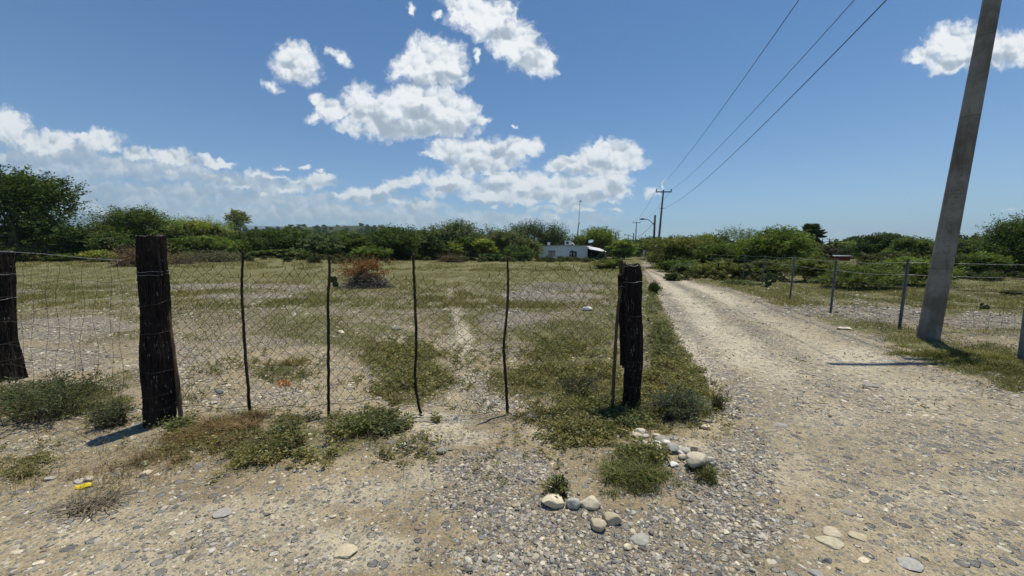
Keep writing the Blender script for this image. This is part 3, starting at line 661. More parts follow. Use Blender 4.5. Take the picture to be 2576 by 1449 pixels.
# ------------------------------------------------------------------ grass and weeds
def blades(x, y, h, w, lean, col, seed, seg=1):
    rng = np.random.default_rng(seed); n = len(x); z = gz(x, y) - 0.005
    a = rng.uniform(0, 6.283, n); d = np.stack([np.cos(a), np.sin(a), 0 * a], -1); s = np.stack([-np.sin(a), np.cos(a), 0 * a], -1)
    b = np.stack([x, y, z], -1); le = (lean * rng.uniform(0.3, 1.3, n))[:, None] * h[:, None]
    tip = b + d * le + np.array([0, 0, 1.0]) * h[:, None] * rng.uniform(0.7, 1, n)[:, None]
    if seg == 1:
        V = np.stack([b - s * w[:, None] / 2, b + s * w[:, None] / 2, tip], 1).reshape(-1, 3)
        F = np.arange(3 * n).reshape(-1, 3); return V, F, np.repeat(col, 3, 0)
    mid = b + d * le * 0.3 + np.array([0, 0, 1.0]) * h[:, None] * 0.62
    V = np.stack([b - s * w[:, None] / 2, b + s * w[:, None] / 2, mid + s * w[:, None] * .38, mid - s * w[:, None] * .38, tip], 1).reshape(-1, 3)
    i = np.arange(n)[:, None] * 5
    return V, [i + np.array([[0, 1, 2, 3]]), i + np.array([[3, 2, 4]])], np.repeat(col, 5, 0)
GCOL = 1.22 * np.array([(0.115,0.12,0.038),(0.16,0.15,0.055),(0.225,0.195,0.085),(0.085,0.10,0.03),(0.18,0.15,0.075),(0.07,0.09,0.026)])
def field_grass():
    rng = np.random.default_rng(8); mb = MB()
    for n, y0, y1, hh, ww, seed in ((260000, 3.4, 14, 0.075, 0.007, 1), (260000, 10, 36, 0.10, 0.018, 2), (150000, 28, 95, 0.17, 0.05, 3)):
        y = y0 * (y1 / y0) ** rng.random(n); x = rng.uniform(-1, 1, n) * (1.5 * y + 0.4)
        g, v, p = masks(x, y); cl = fbm(x / 0.35 / (1 + y * .05), y / 0.35 / (1 + y * .05), 91, 3)
        keep = rng.random(n) < np.clip((g - 0.20) * 1.7, 0, 1) * sst(0.32, 0.6, cl)
        x, y, g = x[keep], y[keep], g[keep]; m = len(x)
        tint = fbm(x / 2.5, y / 2.5, 44, 3)
        c = GCOL[rng.choice(6, m, p=[.25,.24,.16,.16,.09,.10])] * rng.uniform(.75, 1.2, (m, 1)) * (0.75 + 0.5 * tint)[:, None]
        dry = rng.random(m) < sst(0.45, 0.65, fbm(x / 4, y / 4, 61, 3)) * 0.5; c = np.where(dry[:, None], c * np.array([1.35, 1.12, 1.1]), c)
        V, F, cc = blades(x, y, hh * rng.uniform(.45, 1.35, m), ww * rng.uniform(.6, 1.3, m), 0.8, c, seed); mb.add(V, F, cc)
    tag(mb.build('grass', M['grass'], usecol=True), 'dry olive grass covering the field and the verges', 'grass', kind='stuff')
field_grass()

def leaves_quads(P, dirv, size, rng, wid=0.45, nrm_up=0.0):
    """diamond leaves at P along dirv; returns V (4n,3), F"""
    n = len(P); r = rng.normal(size=(n, 3)); r[:, 2] *= (1 - 0.6 * nrm_up); s = np.cross(dirv, r); s /= np.linalg.norm(s, axis=1, keepdims=True) + 1e-9
    if nrm_up > 0:
        h = np.cross(dirv, np.array([0, 0, 1.0])); h /= np.linalg.norm(h, axis=1, keepdims=True) + 1e-9; s = s * (1 - nrm_up) + h * nrm_up
    L = np.asarray(size)[:, None]; d = dirv / (np.linalg.norm(dirv, axis=1, keepdims=True) + 1e-9)
    V = np.stack([P, P + d * L * .5 + s * L * wid * .5, P + d * L, P + d * L * .5 - s * L * wid * .5], 1).reshape(-1, 3)
    return V, np.arange(4 * n).reshape(-1, 4)
def weeds():
    """low leafy plants: stems with ovate leaves"""
    rng = np.random.default_rng(19); mb = MB()
    def patch(cpx, cpy, rx, ry, n, hgt, leaf, col, lv=16, grey=0.0):
        c = at(cpx, cpy); ax = at(cpx + rx, cpy) - c; ay = (at(cpx, cpy - ry) - at(cpx, cpy + ry)) * .5
        n = int(n * 1.15); hgt *= 1.05; leaf *= 1.25; gx_, gy_ = rng.normal(0, .58, n), rng.normal(0, .58, n); q = np.hypot(gx_, gy_)
        x = c.x + gx_ * ax.x + gy_ * ay.x; y = c.y + gx_ * ax.y + gy_ * ay.y
        k = (fbm(x / .24, y / .24, 15, 3) > 0.38 + 0.12 * q) & (fbm(x / .07, y / .07, 16, 2) > .42) & ~((x > road_edges(y)[0] + .1) & (y > 3)); x, y, q = x[k], y[k], q[k]; n = len(x)
        base = np.stack([x, y, gz(x, y) - 0.005], -1); h = hgt * rng.uniform(.25, 1.25, n) * (1.2 - 0.55 * np.clip(q, 0, 1.4))
        d = rng.normal(0, 0.75, (n, 3)); d[:, 2] = 1; top = base + d * h[:, None]
        tt = np.sqrt(rng.random((n, lv)))[..., None]; P = base[:, None] * (1 - tt) + top[:, None] * tt + rng.normal(0, .012, (n, lv, 3)) + np.array([0, 0, .006])
        dv = rng.normal(0, 1, (n, lv, 3)); dv[..., 2] = 0.15 + 0.25 * rng.normal(size=(n, lv))
        P, dv = P.reshape(-1, 3), dv.reshape(-1, 3); m = len(P)
        V, F = leaves_quads(P, dv, leaf * rng.uniform(.35, 1.5, m), rng, 0.6, 0.35)
        sp_ = np.array([(1, 1.03, .95), (1.08, 1.0, .9), (.82, .88, 1.05), (1.18, 1.12, .95)])[np.clip((fbm(x / .3, y / .3, 54, 2) * 9).astype(int) % 4 - (rng.random(n) < .3), 0, 3)]
        cc = np.repeat(sp_, lv, 0) * np.array(col) * rng.uniform(.5, 1.4, (n, lv, 1)).reshape(-1, 1) * np.repeat(rng.uniform(.7, 1.25, (n, 1)) * rng.uniform(.95, 1.05, (n, 3)), lv, 0)
        mb.add(V, F, np.repeat(cc, 4, 0))
        V, F, c2 = blades(x, y, h, np.full(n, .004), .5, np.tile(np.array([.12, .10, .05]), (n, 1)), 4); mb.add(V, F, c2)
        k = rng.random(n) < .16                     # dry stalks standing out of the leaves
        if k.sum() > 2:
            V, F, c2 = blades(x[k], y[k], h[k] * rng.uniform(1.0, 2.2, k.sum()), np.full(k.sum(), .0035), 1.1, np.tile(np.array([.30, .25, .13]), (k.sum(), 1)) * rng.uniform(.6, 1.2, (k.sum(), 1)), 5, 2); mb.add(V, F, c2)
    G1, G2, G3 = (.205,.205,.085), (.25,.235,.10), (.165,.18,.08)
    for a in [(770,1085,330,66,900,.055,.018,G2), (330,1120,260,40,260,.05,.016,G2), (1480,1060,190,70,800,.06,.018,G2), (1250,900,200,80,700,.06,.022,G2), (650,930,240,60,500,.06,.022,G2), (1780,1030,60,60,160,.06,.018,G2), (830,1112,170,44,1500,.11,.021,G1), (930,1078,110,30,800,.11,.02,G3), (640,1160,120,24,350,.06,.016,G2), (1010,1060,50,18,240,.10,.02,G1),
              (1020,890,110,44,1000,.10,.024,G2), (1040,965,110,36,900,.09,.022,G2), (1430,880,130,44,1000,.10,.024,G1), (1450,960,120,50,1200,.10,.023,G2), (1510,1020,70,40,800,.12,.022,G1),
              (1330,960,100,34,500,.08,.02,G2), (1470,1085,110,30,900,.09,.019,G2), (1440,1045,90,20,500,.08,.018,G2), (1680,960,70,70,1500,.12,.024,G2), (1665,860,34,60,700,.13,.03,G3),
              (1640,760,16,34,200,.16,.04,G3), (1730,1000,60,50,500,.08,.022,G2), (330,1080,110,24,380,.09,.019,G1), (440,1085,60,16,260,.09,.019,G3), (1100,1050+10,20,8,30,.06,.016,G1),
              (1560,1060,70,26,700,.12,.02,G3), (1620,1150,60,20,240,.07,.018,G1), (130,1165,110,14,160,.05,.014,G2), (60,1195,50,14,120,.05,.014,G2), (1100,1150+6,22,8,30,.05,.014,G1), (1240,1210,40,12,24,.04,.012,G1)]:
        patch(*a)
    for cpx, cpy, rx, ry, n in ((760, 1110, 380, 60, 1500), (330, 1110, 280, 60, 700), (1480, 1080, 200, 60, 700), (1690, 980, 110, 110, 900), (1620, 1190, 150, 50, 500), (200, 1220, 220, 40, 400)):
        c = at(cpx, cpy); ax = at(cpx + rx, cpy) - c; ay = (at(cpx, cpy - ry) - at(cpx, cpy + ry)) * .5; g1, g2 = rng.normal(0, .5, n), rng.normal(0, .5, n)
        x = c.x + g1 * ax.x + g2 * ay.x; y = c.y + g1 * ax.y + g2 * ay.y; k = fbm(x / .3, y / .3, 88, 3) > .46; x, y = x[k], y[k]; n = len(x)
        cs = np.array([(.34, .27, .14), (.25, .19, .10), (.19, .19, .08), (.40, .34, .20)])[rng.integers(0, 4, n)] * rng.uniform(.6, 1.2, (n, 1))
        V, F, c2 = blades(x, y, rng.uniform(.02, .11, n), np.full(n, .0035), 1.8, cs, 6, 2); mb.add(V, F, c2)
    # scattered dry rosettes over the stony field
    n = 26000; y = 3.5 * (18 / 3.5) ** rng.random(n); x = rng.uniform(-1, 1, n) * (1.45 * y + .3); g, v, p_ = masks(x, y); k = rng.random(n) < np.clip((g - .22) * 1.2, .05, .8) * (.3 + .9 * sst(.4, .62, fbm(x / 1.1, y / 1.1, 203, 3))); x, y = x[k], y[k]; n = len(x); lv = 14
    ty = rng.integers(0, 4, n); cols = np.array([(.20,.18,.08), (.15,.165,.06), (.21,.15,.09), (.12,.14,.085)])[ty]; sz = rng.uniform(.03, .10, n) * (1 + .03 * y)
    P = np.stack([x, y, gz(x, y)], -1)[:, None] + rng.normal(0, 1, (n, lv, 3)) * sz[:, None, None] * np.array([1, 1, .25]) + np.array([0, 0, .01]); dv = rng.normal(0, 1, (n, lv, 3)); dv[..., 2] = .3 + .3 * rng.random((n, lv))
    V, F = leaves_quads(P.reshape(-1, 3), dv.reshape(-1, 3), np.repeat(sz * .42, lv) * rng.uniform(.6, 1.3, n * lv), rng, .45, .3)
    c = np.repeat(cols, lv, 0) * rng.uniform(.65, 1.25, (n * lv, 1)); mb.add(V, F, np.repeat(c, 4, 0))
    tag(mb.build('weeds', M['leaf'], usecol=True), 'low leafy weeds spreading around the gate and the track', 'weeds', kind='stuff')
weeds()

def foliage(name, W, H, col, seed, twigs=420, per=22, leaf=0.09, lobes=9, low=0.12, droop=0.15, up=0.55, tw=0.22, wid=0.4, dep=0.85, var=0.5, topw=0.7, spray=1.0):
    """leaves of a crown of width W and height H above its base: lobes, twigs on the lobes, leaves along the twigs"""
    rng = np.random.default_rng(seed); k = lobes
    th = rng.uniform(0, 6.283, k); rr = np.sqrt(rng.random(k)) * 0.33 * W; hz = rng.uniform(low + .16, 0.80, k)
    rr = rr * (1 - (1 - topw) * hz)
    C = np.stack([rr * np.cos(th), rr * np.sin(th) * dep, hz * H], -1); C[0] = (rng.normal(0, .06) * W, 0, .74 * H)
    R = np.stack([W * rng.uniform(.15, .27, k), W * rng.uniform(.15, .27, k) * dep, H * rng.uniform(.13, .24, k)], -1)
    li = rng.integers(0, k, twigs); d = rng.normal(size=(twigs, 3)); d[:, 2] = d[:, 2] * .9 + .25; d /= np.linalg.norm(d, axis=1, keepdims=True)
    S = C[li] + d * R[li] * rng.uniform(.35, 1.0, (twigs, 1)); S[:, 2] = np.maximum(S[:, 2], low * H * rng.random(twigs))
    L = tw * min(W, H * 1.6) * rng.uniform(.45, 1.25, twigs)
    e = d * .65 + rng.normal(0, .35, (twigs, 3)); e[:, 2] += up; e /= np.linalg.norm(e, axis=1, keepdims=True)
    t = rng.random((twigs, per, 1)); Ll = L[:, None, None]
    P = S[:, None] + e[:, None] * t * Ll + rng.normal(0, .075, (twigs, per, 3)) * Ll * spray
    P[..., 2] -= (droop * (t ** 2) * Ll)[..., 0]
    dv = e[:, None] * .5 + rng.normal(0, .7, (twigs, per, 3)); dv[..., 2] -= droop * .8
    P, dv = P.reshape(-1, 3), dv.reshape(-1, 3); n = len(P)
    P[:, 2] = np.maximum(P[:, 2], 0.02)
    V, F = leaves_quads(P, dv, leaf * rng.uniform(.55, 1.35, n), rng, wid)
    base = 1.85 * np.array(col) * np.array([1.04, 1, .9]) * rng.uniform(1 - var, 1 + var, (twigs, 1)) * (1 + rng.normal(0, .10, (twigs, 3)) * np.array([1, .35, .7]))
    c = np.repeat(base, per, 0) * rng.uniform(.65, 1.4, (n, 1))
    return V, F, np.repeat(np.clip(c, .004, 1), 4, 0), C, R
def plant(name, px, D, ytop, wpx, col, label, cat, seed, ybase=None, group=None, flowers=0, trunk=True, z0=None, stems=4, bare=0.0, fcol=(.75,.75,.68), dens=1.0, **kw):
    """a shrub or tree: Empty > crown / foliage, trunk / stem (, flowers)"""
    g = ground_pt(px, D); top = at_d(px, ytop, D).z; H = max(.15, top - g.z); W = wpx / FP * D / wide(px)
    is_tree = name.endswith('tree')
    r = empty(name, (g.x, g.y, g.z), label, cat, group)
    kw.setdefault('leaf', max(.05, .0040 * D)); kw.setdefault('twigs', 420); kw['twigs'] = int(kw['twigs'] * dens * 1.15)
    V, F, c, C, R = foliage(name, W, H * 1.02, col, seed, **kw)
    zt = np.quantile(V[:, 2], .985); s = H / zt; V[:, 2] *= s; C[:, 2] *= s
    if bare > 0: V[:, 2] = np.maximum(V[:, 2], bare * H * (.8 + .4 * fbm(V[:, 0], V[:, 1], 2, 2)))
    xs = np.quantile(V[:, 0], [.025, .975]); f = W / max(.01, xs[1] - xs[0]); V[:, :2] *= f; C[:, :2] *= f
    mesh_np('crown' if is_tree else 'foliage', V, F, M['leaf'], r, col=c)
    if trunk:
        rng = np.random.default_rng(seed + 5); mb = MB(); tr = (.022 if is_tree else .012) * H + .01
        for q in range(stems):
            b0 = np.array([rng.normal(0, .04 * W), rng.normal(0, .04 * W), -.05]); tgt = C[(q * 2) % len(C)] * np.array([1, 1, .95])
            m1 = b0 * .6 + tgt * .4 + rng.normal(0, .04, 3) * W; m1[2] = max(.1, tgt[2] * .45)
            pts = curve_pts([b0, m1, tgt], 9); mb.tube(pts, np.linspace(tr, tr * .3, 9) * rng.uniform(.7, 1.2), 6)
            for w_ in range(3):
                t2 = C[rng.integers(0, len(C))] + rng.normal(0, .08, 3) * W * .6; mb.tube(curve_pts([pts[5], (pts[5] + t2) / 2 + rng.normal(0, .03, 3) * W, t2], 6), np.linspace(tr * .4, tr * .12, 6), 5)
        mb.build('trunk' if is_tree else 'stem', M['trunk'], r, True)
    if flowers:
        rng = np.random.default_rng(seed + 9); li = rng.integers(0, len(C), flowers); d = rng.normal(size=(flowers, 3)); d[:, 2] = abs(d[:, 2]) + .3; d[:, 1] -= .5; d /= np.linalg.norm(d, axis=1, keepdims=True)
        fc = C[li] + d * R[li] * 1.25; P = (fc[:, None] + rng.normal(0, [.10, .10, .03], (flowers, 14, 3)) * D / 40).reshape(-1, 3)
        dv = rng.normal(size=(len(P), 3)); dv[:, 2] *= .3; Vf, Ff = leaves_quads(P, dv, np.full(len(P), .075 * D / 40), rng, .9, .8)
        mesh_np('flowers', Vf, Ff, M['leaf'], r, col=np.tile(np.array(fcol), (len(Vf), 1)))
    return r

# near shrubs and tufts
def low_shrub(name, cpx, cpy, wpx, hpx, col, label, cat, seed, n=900, leaf=.017, grey=False, depth=.8, wid=.5, stemcol='trunk'):
    """small plant close to the camera, leaves on sprawling stems"""
    p = at(cpx, cpy + hpx * .35); D = p.y; W = wpx / FP * D; H = hpx / FP * D * .95; rng = np.random.default_rng(seed)
    r = empty(name, (p.x, p.y, p.z), label, cat); t = 90; mb = MB(); Ps, Ds = [], []
    a = rng.uniform(0, 6.283, t); q = np.sqrt(rng.random(t))
    for i in range(t):
        b = np.array([rng.normal(0, .12) * W, rng.normal(0, .10) * W, -.01]); e = np.array([math.cos(a[i]) * q[i] * W * .52, math.sin(a[i]) * q[i] * W * .5 * depth, H * (1 - .55 * q[i] ** 2) * rng.uniform(.55, 1.05)])
        e[2] += float(gz(p.x + e[0], p.y + e[1])) - p.z
        m = (b + e) / 2 + np.array([0, 0, H * .18]); pts = curve_pts([b, m, e], 7); mb.tube(pts, np.linspace(.0035, .0012, 7), 4, cap=False)
        s = rng.random(n // t) ** .7; ii = s * 6; lo = np.minimum(ii.astype(int), 5); P = pts[lo] + (pts[lo + 1] - pts[lo]) * (ii - lo)[:, None]
        Ps.append(P + rng.normal(0, .014, P.shape)); Ds.append(np.tile(e - b, (len(P), 1)) * .5 / (np.linalg.norm(e - b) + .01) + rng.normal(0, .6, P.shape))
    P = np.vstack(Ps); dv = np.vstack(Ds); V, F = leaves_quads(P, dv, leaf * rng.uniform(.6, 1.4, len(P)), rng, wid, .35)
    c = np.array(col) * rng.uniform(.7, 1.3, (len(P), 1)) * (1 + rng.normal(0, .06, (len(P), 3)))
    mesh_np('foliage', V, F, M['leaf'], r, col=np.repeat(c, 4, 0)); mb.build('stem', M[stemcol], r)
    return r
low_shrub('shrub', 130, 1000, 330, 130, (.115,.135,.068), 'sprawling grey-green shrub in front of the leftmost burnt post', 'shrub', 41, 5200, .026)
low_shrub('shrub', 285, 1045, 120, 70, (.10,.12,.06), 'small grey-green shrub at the left foot of the big gate post', 'shrub', 42, 1600, .022)
low_shrub('shrub', 1705, 1015, 160, 100, (.125,.15,.095), 'silvery green shrub to the right of the right gate post', 'shrub', 43, 3600, .022)
low_shrub('shrub', 1590, 1030, 90, 60, (.08,.105,.04), 'dark green shrub wrapped round the foot of the right gate post', 'shrub', 44, 1300, .021)
low_shrub('shrub', 1465, 970, 130, 60, (.10,.12,.07), 'grey-green shrub behind the wire mesh next to the right gate post', 'shrub', 45, 1500, .022)
low_shrub('shrub', 1646, 728, 36, 34, (.06,.085,.028), 'dark bushy clump on the road edge behind the right gate post', 'shrub', 46, 2000, .06)
low_shrub('seedling', 1405, 1225, 80, 66, (.14,.17,.05), 'leafy sprig growing over the cream boulders', 'plant', 47, 260, .028, wid=.75)
low_shrub('seedling', 1806, 1015, 46, 50, (.10,.12,.05), 'thin weed standing alone at the left shoulder of the road', 'plant', 48, 360, .018)
low_shrub('dead_plant', 230, 1262, 210, 40, (.17,.145,.10), 'withered grey-brown plant lying flat below the yellow scrap', 'dry plant', 49, 500, .012, stemcol='dry_stem')
def tuft(name, px, py, wpx, hpx, n, cols, label, cat, seed, lean=.9, wblade=.0045, sub=26):
    p = at(px, py); D = p.y; W = wpx / FP * D; H = hpx / FP * D; rng = np.random.default_rng(seed)
    a = rng.uniform(0, 6.283, sub); q = np.sqrt(rng.random(sub)); sx_, sy_ = rng.normal(0, .26, sub) * W, rng.normal(0, .20, sub) * W; q = np.clip(np.hypot(sx_, sy_) / W * 1.8, 0, 1.2); sh = np.clip(1.1 - .65 * q, .3, 1.1) * rng.uniform(.5, 1.15, sub)
    k = rng.integers(0, sub, n); s = W * .06; x = p.x + sx_[k] + rng.normal(0, s, n); y = p.y + sy_[k] + rng.normal(0, s * .8, n)
    tint = rng.uniform(.75, 1.2, (sub, 1)); c = np.array(cols)[rng.integers(0, len(cols), n)] * rng.uniform(.65, 1.3, (n, 1)) * tint[k]
    V, F, cc = blades(x, y, np.minimum(H, .13) * sh[k] * rng.uniform(.3, 1.15, n), wblade * rng.uniform(.5, 1.2, n), lean, c, seed, 2)
    o = mesh_np(name, V - np.array(p), F, M['grass'], col=cc, loc=p); return tag(o, label, cat)
STRAW = [(.33,.23,.105),(.26,.175,.08),(.38,.29,.15),(.20,.13,.06)]; GRN = [(.13,.155,.045),(.17,.175,.06),(.10,.13,.035),(.24,.21,.10)]
tuft('dry_grass_clump', 560, 1090, 230, 62, 5200, STRAW, 'matted straw-brown grass clump under the left end of the gate', 'dry grass', 51, 1.6)
tuft('dry_grass_clump', 640, 1055, 60, 46, 500, STRAW, 'brown grass clump at the foot of the leftmost gate stick', 'dry grass', 52, .8)
tuft('dry_grass_clump', 300, 1180, 240, 30, 900, [(.24,.175,.10),(.18,.135,.085),(.30,.23,.14)], 'thin mat of dry stems left of the gate entrance', 'dry grass', 53, 2.2)
tuft('grass_tuft', 1600, 1205, 190, 58, 2300, GRN, 'green grass tuft spreading in front of the stony mound', 'grass tuft', 54, 1.3, .005, 40)
tuft('grass_tuft', 1776, 1196, 70, 42, 900, GRN, 'small green tuft in front of the biggest mound boulder', 'grass tuft', 55, .7)
tuft('grass_tuft', 2420, 900, 230, 50, 5200, [(.21,.20,.062),(.26,.235,.08),(.17,.175,.05)], 'yellow-green grass clump right of the concrete pole', 'grass tuft', 56, 1.0, .008)
tuft('grass_tuft', 2530, 930, 130, 36, 2200, [(.15,.155,.055),(.19,.18,.07)], 'olive grass clump by the square post at the right edge', 'grass tuft', 57, 1.0, .008)
tuft('dry_grass_clump', 742, 915, 80, 40, 900, [(.26,.22,.08),(.32,.26,.11)], 'yellowing weed behind the wire mesh left of the second stick', 'dry grass', 58, .9)
def debris():
    p = at(716, 968); rng = np.random.default_rng(2); n = 70; P = rng.normal(0, [.035, .03, .02], (n, 3)); P[:, 2] = abs(P[:, 2]) + .005
    V, F = leaves_quads(P, rng.normal(size=(n, 3)), np.full(n, .035), rng, .6)
    c = np.array([(.55,.22,.08),(.62,.33,.18),(.45,.16,.06)])[rng.integers(0, 3, n)]
    tag(mesh_np('dead_leaves', V, F, M['leaf'], col=np.repeat(c, 4, 0), loc=p), 'orange heap of dead leaves behind the wire mesh', 'dead leaves')
debris()

# ------------------------------------------------------------------ burnt tree-trunk posts
def trunk_post(name, prof, D, label, cat, seed, cut_tilt=0.0, ties=(), group=None, mat='bark_post', amp=.16, nth=110, nz=150, bits=(), top_rough=.007):
    """prof: rows (py, left px, right px) of the outline, at distance D"""
    pr = np.array(prof, float); b = at_d((pr[-1, 1] + pr[-1, 2]) / 2, pr[-1, 0], D); base = Vector((b.x, D, b.z - .06))
    r = empty(name, base, label, cat, group)
    zs = np.array([at_d((q[1] + q[2]) / 2, q[0], D).z for q in pr]); xs = np.array([at_d((q[1] + q[2]) / 2, q[0], D).x for q in pr]); ws = np.array([(q[2] - q[1]) / FP * D / 2 for q in pr]) / wide((pr[-1, 1] + pr[-1, 2]) / 2) * 1.07
    o = np.argsort(zs); zs, xs, ws = zs[o], xs[o], ws[o]
    z = np.linspace(zs[0] - .10, zs[-1], nz); x = np.interp(z, zs, xs); w = np.interp(z, zs, ws)
    th = np.linspace(0, 2 * math.pi, nth, endpoint=False); T, Z = np.meshgrid(th, z); 
    cx, sx_ = np.cos(T), np.sin(T)
    Tb = (T - math.pi / 2) % (2 * math.pi); wp_ = 1.6 * fbm(Tb * 1.3, Z * 2.2, seed, 3)         # cracks wander and split; the seam is on the far side
    fis = .6 * (1 - 2 * np.abs(fbm(Tb * 3.4 + wp_, Z * 1.5, seed + 3, 3) - .5)) ** 2 + .4 * fbm(Tb * 9 + wp_ * 2, Z * 4.5, seed + 4, 3); big = fbm(cx * 1.3 + seed, sx_ * 1.3 + Z * 1.4, seed + 7, 3); fine = fbm(Tb * 14, Z * 26, seed + 9, 3)
    rad = w[:, None] * (1 - amp * 1.7 * (fis - .6) + .36 * (big - .5) + amp * .5 * (fine - .5))
    Zt = Z + (Z - z[0]) / (z[-1] - z[0]) * (cut_tilt * cx * w[-1]) + ((Z - z[0]) / (z[-1] - z[0])) ** 40 * top_rough * (fbm(cx * 3 + 4, sx_ * 3, seed + 2, 3) - .5) * 4
    V = np.stack([x[:, None] + rad * cx, D + rad * .92 * sx_, Zt], -1) - np.array(base)
    i = np.arange(nz - 1)[:, None] * nth; j = np.arange(nth)[None]; j2 = (j + 1) % nth
    F = np.stack([i + j, i + j2, i + nth + j2, i + nth + j], -1).reshape(-1, 4)
    mesh_np('bark', V.reshape(-1, 3), F, M[mat], r, smooth=False)
    # cut top face, slightly dished
    rings = [V[-1] * 1.0]; c = V[-1].mean(0)
    for f in (.8, .5, .2): rings.append(c + (V[-1] - c) * f + np.array([0, 0, -.012 * (1 - f)]) + np.array([0, 0, 1]) * .006 * RNG.normal(size=(nth, 1)))
    Vt = np.vstack(rings + [c[None] + np.array([[0, 0, -.012]])]); Ft = []
    for k in range(3):
        a = k * nth; Ft.append(np.stack([a + j[0], a + j2[0], a + nth + j2[0], a + nth + j[0]], -1))
    mesh_np('cut_top', Vt, [np.vstack(Ft), np.stack([3 * nth + j[0], 3 * nth + j2[0], np.full(nth, 4 * nth)], -1)], M['cut_wood'], r)
    for n_, (py, slope, sag) in enumerate(ties):                     # wire wound round the post
        zz = at_d(1288, py, D).z; zz = at_d(float(np.interp(zz, zs, xs)) / D * FP + 1288, py, D).z
        wq = np.interp(zz, zs, ws) * 1.10; xq = np.interp(zz, zs, xs); a = np.linspace(0, 2 * math.pi, 40)
        pts = np.stack([xq + wq * np.cos(a), D + wq * .95 * np.sin(a), zz + slope * wq * np.cos(a) + sag * np.sin(a) + .004 * np.sin(a * 5 + n_)], -1) - np.array(base)
        mb = MB(); mb.tube(pts, .0016, 5); mb.build('wire_tie', M['grey_wire'] if n_ < 2 else M['rust_wire'], r, True)
    return r
DG = at(400, 1062).y
trunk_post('fence_post', [(594,344,418),(640,346,419),(700,350,422),(760,353,426),(830,356,428),(905,357,439),(960,357,440),(1010,360,440),(1062,360,440)], DG,
           'thick burnt trunk post holding the left end of the wire gate', 'fence post', 3, .02, [(683,.02,0),(688,-.06,.01),(760,.10,.02),(835,.05,0),(925,-.10,.01),(990,.12,0),(1020,.0,.01)])
DL = at(30, 955).y
trunk_post('fence_post', [(632,-50,36),(700,-48,38),(790,-44,40),(860,-38,46),(905,-34,58),(955,-30,70)], DL,
           'leftmost burnt trunk post, flared at its foot and cut by the photo edge', 'fence post', 5, -.05, [(690,.0,0),(752,.05,.01),(810,.04,0),(862,.06,.01),(905,.1,0)])
DR = at(1590, 1045).y
trunk_post('fence_post', [(664,1573,1608),(690,1570,1613),(740,1568,1615),(820,1570,1616),(900,1571,1616),(980,1570,1612),(1045,1566,1608)], DR,
           'burnt trunk post holding the right end of the wire gate', 'fence post', 9, .02, [(668,.05,0),(707,.06,.005),(790,-.05,.01),(905,.04,0),(965,.0,.01)], amp=.22)
# charred second piece of timber wired to the right post
trunk_post('timber', [(690,1557,1580),(730,1556,1584),(800,1558,1582),(850,1560,1578),(893,1560,1571)], DR + .03, 'charred broken timber wired against the left of the right gate post', 'timber', 14, .1, [(720,.05,0)], amp=.35, nth=50, nz=80)
trunk_post('fence_stake', [(655,1557,1567),(700,1558,1568),(800,1562,1572),(900,1566,1574)], DR + .09, 'thin stake showing its sawn top behind the right gate post', 'stake', 17, .0, amp=.12, nth=30, nz=60, mat='brown_stick')

